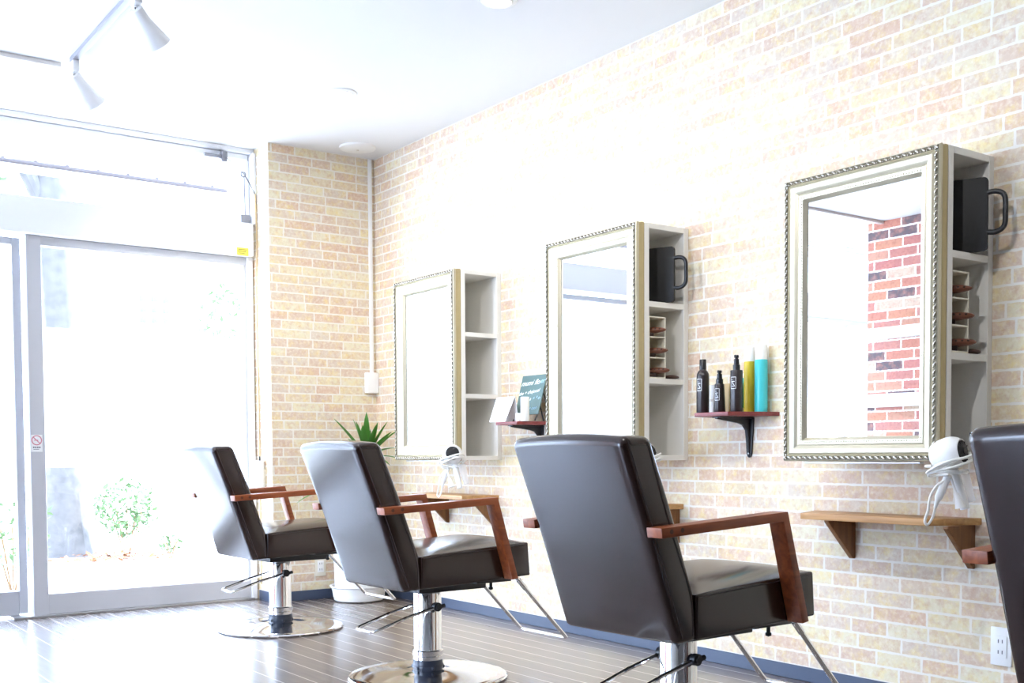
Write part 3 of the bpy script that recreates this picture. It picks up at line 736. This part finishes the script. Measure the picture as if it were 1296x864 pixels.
lathe_part('body', [(0, 0), (.018, 0), (.020, .003), (.020, .025), (0, .025)], 'lampgrey', t); lathe_part('lid', [(0, .0245), (.0205, .0245), (.0205, .04), (.019, .042), (0, .042)], 'whitepl', t)

# ------------------------------------------------------------------ contents of the cabinets
def hand_mirror(loc, lab):
    t = thing('hand_mirror', lab, 'hand mirror', loc, 0, 'black hand mirrors in the side shelves')
    d = Vector((-.41, .91, 0)).normalized()          # into the shelf
    R = Matrix.Rotation(math.atan2(d.y, d.x), 4, 'Z')
    def rounded(x0, x1, z0, z1, r, k=5):
        pts = []
        for cx, cz, a0 in ((x1 - r, z1 - r, 0), (x0 + r, z1 - r, PI / 2), (x0 + r, z0 + r, PI), (x1 - r, z0 + r, 1.5 * PI)):
            for i in range(k + 1): a = a0 + PI / 2 * i / k; pts.append((cx + r * math.cos(a), cz + r * math.sin(a)))
        return pts
    bm = BM(); add_prism(bm, rounded(0, .2, 0.001, .238, .014), 'y', -.008, .008, .003); o = obj('back_shell', bm, M['blackmat'], t); o.data.transform(R)
    bm = BM(); add_prism(bm, rounded(.012, .188, .014, .226, .01), 'y', -.0095, -.0078); o = obj('mirror_face', bm, M['mirror'], t); o.data.transform(R)
    bm = BM(); pts = smooth_path([(.004, 0, .062), (-.02, 0, .06), (-.04, 0, .068), (-.05, 0, .085), (-.051, 0, .125), (-.05, 0, .165), (-.04, 0, .183), (-.02, 0, .19), (.004, 0, .188)], 5); add_tube(bm, pts, .0085, 10)
    o = obj('handle', bm, M['black'], t); o.data.transform(R)
    return t
hm = hand_mirror((3.352, YR[2] - .042, 1.5445), 'black square hand mirror with loop handle in the near mirror cabinet')
dup(hm, (3.352, YR[1] - .02, 1.5445), 0, 'black square hand mirror with loop handle in the middle mirror cabinet')

def organiser(yr, lab):
    t = thing('organiser_box', lab, 'organiser', (3.2245, yr + .004, 1.2185), 0, 'cream brush organisers')
    bm = BM(); w_, h_, d_ = .098, .262, .17; s = .005
    add_box(bm, 0, 0, 0, s, d_, h_, .0008, 1); add_box(bm, w_ - s, 0, 0, w_, d_, h_, .0008, 1); add_box(bm, s, d_ - s, 0, w_ - s, d_, h_); 
    for z in (0, h_ - s): add_box(bm, s, 0, z, w_ - s, d_ - s, z + s, .0008, 1)
    obj('box_shell', bm, M['cream'], t)
    for z in (.0845, .172): bm = BM(); add_box(bm, s, 0, z, w_ - s, d_ - s, z + s, .0008, 1); obj('partition', bm, M['cream'], t)
    return t
org = organiser(YR[2], 'cream three-compartment brush organiser in the near mirror cabinet')
dup(org, (3.2245, YR[1] + .004, 1.2185), 0, 'cream three-compartment brush organiser in the middle mirror cabinet')

def hair_brush(lab):
    t = thing('hair_brush', lab, 'hair brush', (0, 0, 0), 0, 'brown hair brushes in the organisers')
    d = Vector((.50, -.866, 0)); R = Matrix.Rotation(math.atan2(d.y, d.x), 4, 'Z')
    bm = BM(); add_blob(bm, (0, 0, 0), (.062, .019, .0135), None, 24, 14); o = obj('vented_head', bm, M['brush'], t); o.data.transform(R)
    bm = BM()
    for k in range(5): add_blob(bm, (-.036 + k * .018, -.0145 * math.sqrt(1 - ((-.036 + k * .018) / .064) ** 2), .004), (.0050, .0050, .0042), None, 8, 5)
    o = obj('vents', bm, M['brushhole'], t); o.data.transform(R)
    bm = BM(); add_prism(bm, [(-.052, -.004), (.004, -.008), (.004, -.0285), (-.052, -.0285)], 'y', -.012, .012, .003); o = obj('bristle_pad', bm, M['brushhole'], t); o.data.transform(R)
    bm = BM(); add_tube(bm, [(-.022, .040, 0), (-.024, .060, 0), (-.024, .095, 0)], .006, 8, radii=[.008, .0065, .006]); obj('handle', bm, M['brush'], t)
    return t
hb = None
slot = {0: ('lowest', 1.2185 + .005 + .0122 + .004), 1: ('middle', 1.2185 + .0895 + .0122 + .016), 2: ('top', 1.2185 + .177 + .0122 + .024)}
for c, (yr, nm) in enumerate(((YR[2], 'near'), (YR[1], 'middle'))):
    for k in range(3):
        lab = 'brown vented hair brush in the %s slot of the organiser, %s mirror cabinet' % (slot[k][0], nm)
        p = (3.282 - .007 * k, yr + .022 + .004 * k, (1.2185 + .0052 + .0286, 1.2185 + .0897 + .0286, 1.2185 + .1772 + .0286)[k])
        if hb is None: hb = hair_brush(lab); hb.location = p
        else: dup(hb, p, 0, lab)
for yr, nm in ((YR[2], 'near'), (YR[1], 'middle')):
    bm = BM(); add_blob(bm, (0, 0, 0), (.038, .026, .0095), None, 24, 12); add_tube(bm, [(-.01, .01, 0), (-.02, .05, 0), (-.025, .1, 0)], .006, 8, radii=[.009, .0065, .0055])
    o = obj('paddle_brush', bm, M['darkbrush']); o.location = (3.380, yr + .028, 1.2185 + .0096); tag(o, 'dark brown paddle brush lying beside the organiser, %s mirror cabinet' % nm, 'hair brush', 'dark paddle brushes')

# ------------------------------------------------------------------ hair dryers
def hair_dryer(lab, loc):
    t = thing('hair_dryer', lab, 'hair dryer', loc, 0, 'white hair dryers hanging by the mirrors')
    # origin: centre of the head; the intake looks to the right and a little up towards the room
    ax = Vector((.12, -1.0, .18)).normalized(); rg = Vector((.81, -.58, 0)); fw = Vector((-.58, -.81, 0))
    T = ax.to_track_quat('Z', 'Y').to_matrix().to_4x4()
    def Q(r, z, f=0.): return rg * r + fw * f + Vector((0, 0, z))
    bm = BM(); add_lathe(bm, [(0, -.058), (.026, -.056), (.036, -.050), (.046, -.028), (.051, -.004), (.0515, .010), (.047, .028), (.038, .0425), (.0355, .043), (.0345, .039), (0, .039)], 40, mtx=T); obj('body', bm, M['whitepl'], t)
    bm = BM(); add_lathe(bm, [(0, .040), (.0342, .040), (.0342, .0435), (.012, .048), (.012, .051), (0, .051)], 36, mtx=T)
    for k in range(12):
        a = 2 * PI * k / 12; m_ = T @ Matrix.Rotation(a, 4, 'Z')
        b2 = BM(); add_box(b2, .012, -.0012, .044, .033, .0012, .0465); b2.transform(m_); me = bpy.data.meshes.new('x'); b2.to_mesh(me); b2.free(); bm.from_mesh(me); bpy.data.meshes.remove(me)
    obj('intake_grille', bm, M['blackmat'], t)
    bm = BM(); add_tube(bm, smooth_path([Q(.004, -.03), Q(.018, -.065), Q(.034, -.115), Q(.050, -.172)], 4), .0145, 16); obj('handle', bm, M['whitepl'], t)
    bm = BM(); add_tube(bm, [Q(.045, -.055, -.02), Q(.078, -.15, -.02)], .019, 14, radii=[.022, .013], cap=False); obj('nozzle', bm, M['clearpl'], t)
    bm = BM(); pts = []; turns = 4.2
    for k in range(int(turns * 28) + 1):
        a = 2 * PI * k / 28; f = k / (turns * 28); ph = a + 2.9
        r = .060 + .006 * math.sin(1.7 * a) + .004 * math.sin(.6 * a)
        pts.append(Q(r * math.cos(ph) * 1.12 + .004, -.020 - .026 * f + .024 * math.cos(ph - .5) + .005 * math.sin(2.3 * a), r * .95 * math.sin(ph)))
    pts += smooth_path([pts[-1], Q(-.03, -.064, .05), Q(-.012, -.076, .03), Q(-.045, -.095, .028), Q(-.068, -.128, .028), Q(-.076, -.175, .027), Q(-.085, -.208, .026), Q(-.076, -.219, .025), Q(-.060, -.196, .024), Q(-.050, -.160, .023)], 6)[1:]
    add_tube(bm, pts, .0042, 8); obj('cord', bm, M['whitecord'], t)
    bm = BM(); add_tube(bm, [Q(-.052, -.167, .023), Q(-.046, -.145, .023), Q(-.042, -.135, .023), Q(-.014, -.070, .023)], .01, 12, radii=[.005, .0075, .0125, .0115]); obj('cord_switch', bm, M['whitepl'], t)
    bm = BM(); add_tube(bm, smooth_path([Q(-.010, -.066, .03), Q(.000, -.10, .034), Q(.010, -.128, .034)], 5), .004, 8); add_tube(bm, [Q(.008, -.121, .034), Q(.013, -.135, .034), Q(.015, -.141, .034), Q(.022, -.166, .034)], .01, 12, radii=[.006, .009, .010, .0165]); obj('plug', bm, M['whitepl'], t)
    return t
hd_ = hair_dryer('white hair dryer with wound cord hanging beside the near mirror', (3.105, YR[2] - .072, .893))
dup(hd_, (3.120, YR[1] - .072, .893), 0, 'white hair dryer half hidden behind the backrest of the large chair')
dup(hd_, (3.090, YR[0] - .072, .897), -.68, 'white hair dryer with black intake hanging beside the far mirror')

# ------------------------------------------------------------------ styling chairs
WB, WA = .232, .288
def make_chair(lab):
    t = thing('styling_chair', lab, 'salon chair', (0, 0, 0), 0, 'brown leather salon chairs')
    # backrest
    def arc(cx, cz, r, a0, a1, k=6): return [(cx + r * math.cos(math.radians(a0 + (a1 - a0) * i / k)), cz + r * math.sin(math.radians(a0 + (a1 - a0) * i / k))) for i in range(k + 1)]
    prof = [(-.238, .3835), (-.166, .388), (-.1765, .515), (-.256, .732)] + arc(-.3635, .911, .032, 20, 90) + arc(-.4215, .920, .023, 90, 199) + [(-.346, .665), (-.2485, .391)]
    bm = BM(); NS = 12; loops = []
    for j in range(NS + 1):
        v = -WB + 2 * WB * j / NS; q = 1 - (v / WB) ** 2
        loops.append([bm.verts.new((u - .005 * q * max(0, min(1, (z - .4) * 4)) * (1 if u < -.3 else -.6), v, z + .010 * q * max(0, (z - .38) / .56) ** 10)) for u, z in prof])
    n = len(prof)
    for A, B in zip(loops, loops[1:]):
        for k in range(n): bm.faces.new((A[k], A[(k + 1) % n], B[(k + 1) % n], B[k]))
    caps = [bm.faces.new(loops[0]), bm.faces.new(loops[-1][::-1])]
    bmesh.ops.recalc_face_normals(bm, faces=bm.faces[:])
    bmesh.ops.bevel(bm, geom=list({e for f in caps for e in f.edges}), offset=.018, segments=4, affect='EDGES', profile=.5, clamp_overlap=True)
    back = obj('backrest', bm, M['leather'], t, ang=50)
    for s in (-1, 1):
        y = s * (WB + .0004)
        bm = BM(); add_tube(bm, smooth_path([(-.226, y, .400), (-.325, y, .672), (-.4215, y, .915), (-.412, y, .922), (-.365, y, .922), (-.352, y, .910), (-.272, y, .70), (-.195, y, .516), (-.184, y, .402)], 6), .0016, 6)
        obj('piping', bm, M['leather_seam'], back)
    # seat: domed cushion
    bm = BM(); nx, ny = 12, 10; x0, x1 = -.172, .336
    top = [[None] * (ny + 1) for _ in range(nx + 1)]
    for i in range(nx + 1):
        for j in range(ny + 1):
            a, b = i / nx, j / ny; u = x0 + (x1 - x0) * a; v = -WB + 2 * WB * b
            z = .514 + (.543 - .514) * a; dome = .026 * (1 - (2 * b - 1) ** 4) * (1 - (2 * a - 1) ** 6)
            top[i][j] = bm.verts.new((u, v, z + dome))
    for i in range(nx):
        for j in range(ny): bm.faces.new((top[i][j], top[i + 1][j], top[i + 1][j + 1], top[i][j + 1]))
    rim = [top[i][0] for i in range(nx + 1)] + [top[nx][j] for j in range(1, ny + 1)] + [top[i][ny] for i in range(nx - 1, -1, -1)] + [top[0][j] for j in range(ny - 1, 0, -1)]
    def low(v):
        a = (v.co.x - x0) / (x1 - x0); return bm.verts.new((v.co.x + .010 * a, v.co.y, .389 + (.409 - .389) * a))
    lo = [low(v) for v in rim]; n = len(rim)
    for k in range(n): bm.faces.new((rim[k], lo[k], lo[(k + 1) % n], rim[(k + 1) % n]))
    bm.faces.new(lo)
    bmesh.ops.recalc_face_normals(bm, faces=bm.faces[:])
    bev = [e for e in bm.edges if len(e.link_faces) == 2 and e.calc_face_angle(0) > .9]
    bmesh.ops.bevel(bm, geom=bev, offset=.008, segments=3, affect='EDGES', profile=.6)
    seat = obj('seat', bm, M['leather'], t, ang=50)
    for s in (-1, 1): bm = BM(); add_tube(bm, [(-.160, s * (WB + .0003), .5065), (.328, s * (WB + .0003), .5345)], .0014, 6); obj('piping', bm, M['leather_seam'], seat)
    # armrests: one bent plank each, with two plugs
    for s in (-1, 1):
        y0, y1 = sorted((s * (WB + .0015), s * WA))
        A = (-.363, .706); B = (.146, .731); C = (.243, .408)
        bm = BM(); add_prism(bm, [A, B, C, (.214, .404), (.127, .7035), (-.359, .6795)], 'y', y0, y1, .0022)
        arm = obj('armrest', bm, M['armwood'], t)
        for u in (-.325, -.285):
            bm = BM(); zc = .6945 + (u + .36) * .049
            add_lathe(bm, [(0, .0006), (.0065, .0004), (.0068, -.003)], 16, mtx=Matrix.Translation((u, s * (WA + .0001), zc)) @ Matrix.Rotation(-s * PI / 2, 4, 'X')); obj('plug', bm, M['dowel'], arm)
    # mechanism
    bm = BM(); add_box(bm, -.10, -.10, .354, .22, .10, .394, .006); add_box(bm, .1, -.205, .388, .27, .205, .401, .003); obj('seat_plate', bm, M['black'], t)
    bm = BM(); add_tube(bm, [(.175, -.195, .392), (.175, -.195, .366)], .006, 10); add_lathe(bm, [(0, -.008), (.009, -.004), (.009, .004), (0, .008)], 14, c=(.175, -.195, .366)); obj('knob', bm, M['blackmat'], t)
    bm = BM(); add_lathe(bm, [(0, .355), (.054, .355), (.056, .35), (.056, .118), (.058, .115), (.062, .112), (.062, .094), (.059, .090), (.059, .074), (0, .074)], 40); obj('pole', bm, M['chrome'], t)
    bm = BM(); add_lathe(bm, [(.055, .078), (.060, .076), (.060, .060), (.064, .052), (.062, .040), (.056, .030), (.050, .026)], 36); 
    for k in range(6):
        a = 2 * PI * k / 6 + .3; add_blob(bm, (.061 * math.cos(a), .061 * math.sin(a), .046), (.008, .008, .008), None, 10, 6)
    obj('boot', bm, M['boot'], t)
    bm = BM(); add_lathe(bm, [(0, .0), (.308, .0), (.318, .003), (.322, .009), (.317, .014), (.300, .017), (.27, .0165), (.2, .019), (.13, .024), (.09, .030), (.07, .034), (0, .034)], 64); obj('base_disc', bm, M['chrome'], t)
    # pump lever
    bm = BM(); w_ = .07
    pts = [(-.005, -w_, .292), (-.14, -w_, .262), (-.262, -w_, .226), (-.284, -w_ + .004, .219), (-.291, -w_ + .018, .217), (-.293, 0, .2175), (-.291, w_ - .018, .217), (-.284, w_ - .004, .219), (-.262, w_, .226), (-.14, w_, .262), (-.005, w_, .292)]
    add_tube(bm, pts, .0065, 10); lev = obj('pump_lever', bm, M['chrome'], t)
    bm = BM(); add_tube(bm, [(.0, -.085, .293), (.0, .085, .293)], .011, 14)
    for s in (-1, 1):
        add_tube(bm, [(.0, s * .062, .293), (.0, s * .08, .293)], .018, 16); add_tube(bm, [(.016, s * .071, .293), (.036, s * .071, .296)], .008, 12)
    obj('pivot_clamp', bm, M['iron'], lev)
    # footrest
    bm = BM(); w_ = .16
    pts = [(.325, -w_, .398), (.46, -w_, .257), (.58, -w_, .132), (.592, -w_ + .004, .121), (.598, -w_ + .02, .117), (.60, 0, .117), (.598, w_ - .02, .117), (.592, w_ - .004, .121), (.58, w_, .132), (.46, w_, .257), (.325, w_, .398)]
    add_tube(bm, pts, .0085, 12)
    for s in (-1, 1): add_tube(bm, [(.34, s * w_, .383), (.375, s * w_, .346)], .0108, 12)
    obj('footrest', bm, M['chrome'], t)
    return t
ch3 = make_chair('large brown leather chair in the middle, third from the window, under the bottle shelf')
ch3.location = (2.313, 2.369, 0); ch3.rotation_euler = (0, 0, .033)
dup(ch3, (2.307, 3.794, 0), .015, 'second chair from the window, brown leather, its back glaring white in the daylight')
dup(ch3, (2.357, 5.343, -.0), .019, 'farthest and smallest brown leather chair, beside the window, seen from its side')
dup(ch3, (2.350, .957, 0), .0, 'brown leather chair cropped by the right edge of the photo, dark in shade')

# ------------------------------------------------------------------ potted yucca
t = thing('potted_plant', 'spiky green yucca in a tall white pot in the brick corner', 'plant', (3.195, 6.065, 0))
bm = BM(); add_lathe(bm, [(0, .003), (.14, .003), (.152, .01), (.168, .085), (.178, .092), (.178, .098), (.166, .098), (.158, .03), (0, .03)], 48); obj('saucer', bm, M['whitepl'], t)
bm = BM(); pr = [(0, .031), (.138, .031)]
for k in range(9): z = .035 + k * .034; pr += [(.146 + .001 * k, z), (.146 + .001 * k, z + .028), (.1435 + .001 * k, z + .031)]
pr += [(.157, .345), (.157, .36), (.146, .36), (.14, .32), (0, .32)]
add_lathe(bm, pr, 48); obj('pot', bm, M['whitepl'], t)
bm = BM(); add_lathe(bm, [(0, .328), (.08, .326), (.139, .321)], 32); obj('soil', bm, M['soil'], t)
bm = BM(); add_tube(bm, smooth_path([(.02, 0, .31), (.03, .01, .5), (.05, .02, .72), (.075, .02, .88)], 5), .022, 12); add_tube(bm, smooth_path([(-.03, -.02, .31), (-.10, -.03, .45), (-.18, -.02, .60), (-.22, -.02, .68)], 5), .016, 12); obj('stem', bm, M['trunk'], t)
def add_leaf(bm, base, d, ln, w_, droop):
    d = Vector(d).normalized(); side = d.cross(Vector((0, 0, 1)))
    if side.length < .05: side = Vector((1, 0, 0))
    side.normalize(); up = side.cross(d).normalized(); K = 7; prev = None
    for k in range(K + 1):
        f = k / K; c = Vector(base) + d * ln * f - Vector((0, 0, 1)) * droop * f * f * ln
        ww = w_ * (.55 + 1.2 * f) * (1 - f) ** .75 if k < K else 0.0004
        row = [bm.verts.new(c - side * ww + up * ww * .35), bm.verts.new(c - up * .001), bm.verts.new(c + side * ww + up * ww * .35)]
        if prev:
            for i in range(2): bm.faces.new((prev[i], prev[i + 1], row[i + 1], row[i]))
        prev = row
def head(name, base, dirs):
    bm = BM()
    for d, ln, w_, dr in dirs: add_leaf(bm, base, d, ln, w_, dr)
    bmesh.ops.solidify(bm, geom=bm.faces[:], thickness=.0012)
    obj(name, bm, M['leafgreen'], t, ang=80)
rl = random.Random(3)
dirs = [((-.62, .05, .78), .34, .036, .06), ((-.38, -.55, .72), .30, .034, .05), ((-.2, .2, .85), .27, .03, .03), ((.02, -.5, .85), .27, .032, .04), ((.16, -.75, .62), .30, .032, .08), ((-.55, -.3, .5), .26, .03, .15), ((-.12, -.2, 1), .27, .034, .02), ((.06, .1, 1), .30, .032, .02), ((-.32, -.1, .9), .26, .026, .04), ((.22, -.42, .75), .29, .026, .06), ((.32, -.62, .62), .31, .030, .10), ((.3, .0, .9), .26, .022, .05), ((.2, -.85, .42), .29, .030, .2), ((.4, -.62, .22), .25, .026, .3), ((-.7, -.3, .3), .22, .02, .35), ((-.5, .3, .5), .24, .02, .2), ((.1, -.8, .2), .25, .02, .4), ((.2, .15, .8), .22, .018, .1), ((-.1, -.5, .75), .25, .02, .15)]
head('leaf_rosette', (.075, .02, .872), dirs)
dirs = [((-.7, -.35, .75), .24, .022, .3), ((-.6, -.6, .35), .2, .02, .4), ((.2, -.6, .7), .2, .02, .3), ((-.1, .2, .9), .2, .02, .1), ((-.9, 0, .1), .2, .018, .4), ((.3, .2, .7), .2, .02, .2)]
head('leaf_rosette', (-.22, -.02, .67), dirs)

# ------------------------------------------------------------------ outside
bm = BM(); add_box(bm, -30, YW + .12, -.12, 40, 45, -.001); struct(obj('pavement', bm, M['pave'], smooth=False))
bm = BM()
rt = random.Random(5)
ring = []
for k in range(22):
    f = k / 21; z = f * 7.5; r = .175 + .14 * math.exp(-z * 2.2) - .006 * z
    ring.append((2.52 + .05 * math.sin(z * .9), 10.5 + .03 * z, z - .05, r))
n = 22; R_ = []
for x, y, z, r in ring: R_.append([bm.verts.new((x + r * (1 + .10 * math.sin(3 * a + z) + .05 * rt.uniform(-1, 1)) * math.cos(a), y + r * (1 + .10 * math.sin(4 * a)) * math.sin(a), z)) for a in [2 * PI * k / n for k in range(n)]])
for A, B in zip(R_, R_[1:]):
    for k in range(n): bm.faces.new((A[k], A[(k + 1) % n], B[(k + 1) % n], B[k]))
t = thing('street_tree', 'grey-barked tree trunk outside behind the shop window', 'tree', (2.52, 10.5, -.05))
local(obj('trunk', bm, M['bark'], t), t)
bm = BM(); add_tube(bm, smooth_path([(2.55, 10.65, 2.9), (2.2, 10.5, 3.6), (1.5, 10.4, 4.6)], 6), .07, 10); add_tube(bm, smooth_path([(2.55, 10.65, 3.4), (3.0, 10.8, 4.2), (3.8, 11, 5.0)], 6), .06, 10); local(obj('branch', bm, M['bark'], t), t)
def leaves(bm, c, r3, n, s, seed):
    q = random.Random(seed)
    for _ in range(n):
        a = q.uniform(0, 2 * PI); b = math.acos(q.uniform(-1, 1)); rr = q.uniform(.35, 1) ** .5
        p = Vector(c) + Vector((r3[0] * rr * math.sin(b) * math.cos(a), r3[1] * rr * math.sin(b) * math.sin(a), r3[2] * rr * math.cos(b)))
        d = Vector((q.uniform(-1, 1), q.uniform(-1, 1), q.uniform(-.4, 1))).normalized(); e = d.cross(Vector((q.uniform(-1, 1), q.uniform(-1, 1), 1))).normalized()
        k = s * q.uniform(.6, 1.3); h = d.cross(e) * k * .12
        vs = [bm.verts.new(p - d * k), bm.verts.new(p + e * k * .42 + h), bm.verts.new(p + d * k), bm.verts.new(p - e * k * .42 + h)]
        bm.faces.new(vs)
bm = BM(); leaves(bm, (1.5, 10.5, 3.75), (1.0, .6, .55), 700, .07, 11); leaves(bm, (2.6, 10.9, 4.9), (1.8, 1.2, .8), 900, .09, 12); local(obj('crown', bm, M['bush2'], t), t)
def bush(name, c, r3, n, s, m, lab, seed):
    t = thing(name, lab, 'shrub', (c[0], c[1], 0))
    bm = BM(); leaves(bm, (0, 0, c[2]), r3, n, s, seed); obj('foliage', bm, M[m], t)
    bm = BM()
    for k in range(5): a = k * 1.3; add_tube(bm, [(.02 * math.cos(a), .02 * math.sin(a), 0), (r3[0] * .5 * math.cos(a), r3[1] * .5 * math.sin(a), c[2])], .006, 6)
    obj('stem', bm, M['trunk'], t)
bush('garden_shrub', (2.98, 10.1, .44), (.30, .2, .28), 620, .034, 'bush', 'small leafy green shrub outside beside the tree trunk', 21)
bush('garden_weed', (3.36, 10.05, .11), (.13, .1, .09), 90, .03, 'bush', 'low green weed outside in front of the window, right of the dead leaves', 22)
bush('garden_shrub', (1.60, 8.0, .42), (.25, .3, .36), 260, .035, 'bush', 'green shrub outside at the left edge of the photo', 23)
bush('tall_shrub', (5.95, 15.2, 2.85), (.42, .35, .52), 260, .06, 'bush', 'tall thin shrub far outside at the right of the window', 24)
bm = BM(); q = random.Random(31)
for _ in range(230):
    x = 2.62 + q.gauss(.18, .28); y = 9.75 + q.gauss(0, .14); a = q.uniform(0, 6.28); s = q.uniform(.02, .045); tz = q.uniform(.004, .05)
    d = Vector((math.cos(a), math.sin(a), q.uniform(-.3, .6))).normalized(); e = Vector((-math.sin(a), math.cos(a), q.uniform(-.3, .6))) * s * .5
    p = Vector((x, y, tz)); bm.faces.new([bm.verts.new(v) for v in (p - d * s, p + e, p + d * s, p - e)])
o = obj('dead_leaves', bm, M['deadleaf']); o['kind'] = 'stuff'; tag(o, 'brown fallen leaves on the ground outside the window', 'leaves')
t = thing('apartment_building', 'pale building across the street with a small grid of windows', 'building', (6, 19, 0))
bm = BM(); add_box(bm, -14, 0, 0, 14, 6, 8); obj('facade', bm, M['facade'], t, smooth=False)
for i in range(3):
    for j in range(3):
        bm = BM(); x = .02 + i * .2 - .12; z = 3.16 + j * .18; add_box(bm, x, -.02, z, x + .10, .01, z + .11, .004); obj('window', bm, M['winpane'], t)
t = thing('shop_awning', 'white awning canopy outside above the transom window', 'awning', (1.0, 6.75, 3.3))
bm = BM(); P0 = [(-4.0, 0.02, .25), (2.07, 0.02, .25), (2.07, 1.05, -.46), (-4.0, 1.05, -.46)]
a = [bm.verts.new(p) for p in P0]; bm.faces.new(a); bmesh.ops.solidify(bm, geom=bm.faces[:], thickness=.004); obj('canvas', bm, M['canvas'], t, smooth=False)
bm = BM(); add_tube(bm, [(-4.0, 1.05, -.478), (2.07, 1.05, -.478)], .015, 10)
for k in range(26): add_box(bm, 1.95 - k * .2, 1.042, -.485, 1.97 - k * .2, 1.058, -.450)
obj('front_bar', bm, M['awnbar'], t)
bm = BM(); add_box(bm, -4.0, 1.049, -.545, 2.07, 1.052, -.49); obj('valance', bm, M['canvas'], t, smooth=False)

# ------------------------------------------------------------------ light
w = bpy.data.worlds.new('sky'); sc.world = w; w.use_nodes = True
bg = w.node_tree.nodes['Background']; bg.inputs[0].default_value = (.71, .885, 1.22, 1); bg.inputs[1].default_value = 10.5
for nm, x0, x1, z0, z1 in (('sky_portal', XO0, XO1, .1, 2.74),):
    ld = bpy.data.lights.new(nm, 'AREA'); ld.shape = 'RECTANGLE'; ld.size = x1 - x0; ld.size_y = z1 - z0; ld.cycles.is_portal = True
    lo = bpy.data.objects.new(nm, ld); COL.objects.link(lo); lo.location = ((x0 + x1) / 2, 6.70, (z0 + z1) / 2); lo.rotation_euler = (-PI / 2, 0, 0)

sl = bpy.data.lights.new('sun', 'SUN'); sl.energy = 10; sl.angle = .01; sl.color = (1, .99, .97)
so = bpy.data.objects.new('sun', sl); COL.objects.link(so); so.rotation_euler = Vector((-.62, .12, -.78)).to_track_quat('-Z', 'Y').to_euler()

ld = bpy.data.lights.new('sky_portal', 'AREA'); ld.shape = 'RECTANGLE'; ld.size = LZ1 - LZ0; ld.size_y = LY1 - LY0; ld.cycles.is_portal = True
lo = bpy.data.objects.new('sky_portal', ld); COL.objects.link(lo); lo.location = (XL - .2, (LY0 + LY1) / 2, (LZ0 + LZ1) / 2); lo.rotation_euler = (0, -PI / 2, 0)

# ------------------------------------------------------------------ camera
f, cyp, yaw, pitch, roll = 1396.95, 632.19, .62368, -.041700, .0055806
cyw, syw, cp, sp, cr, sr = math.cos(yaw), math.sin(yaw), math.cos(pitch), math.sin(pitch), math.cos(roll), math.sin(roll)
f0 = Vector((syw * cp, cyw * cp, sp)); r0 = Vector((cyw, -syw, 0)); d0 = f0.cross(r0)
r_ = r0 * cr + d0 * sr; d_ = d0 * cr - r0 * sr
cam = bpy.data.cameras.new('camera'); co = bpy.data.objects.new('camera', cam); COL.objects.link(co)
cam.sensor_width = 36; cam.sensor_fit = 'HORIZONTAL'; cam.lens = f / 1296 * 36; cam.shift_y = (cyp - 432) / 1296; cam.clip_start = .05; cam.clip_end = 200
mt = Matrix((r_, -d_, -f0)).transposed().to_4x4(); mt.translation = (0, 0, .9); co.matrix_world = mt
sc.camera = co

sc.view_settings.view_transform = 'Standard'; sc.view_settings.look = 'None'; sc.view_settings.gamma = 1; sc.view_settings.use_curve_mapping = False
sc.view_settings.exposure = .72
sc.cycles.max_bounces = 10; sc.cycles.diffuse_bounces = 5; sc.cycles.transparent_max_bounces = 12; sc.cycles.use_denoising = True
sc.cycles.caustics_reflective = True; sc.cycles.caustics_refractive = False; sc.cycles.sample_clamp_indirect = 8.
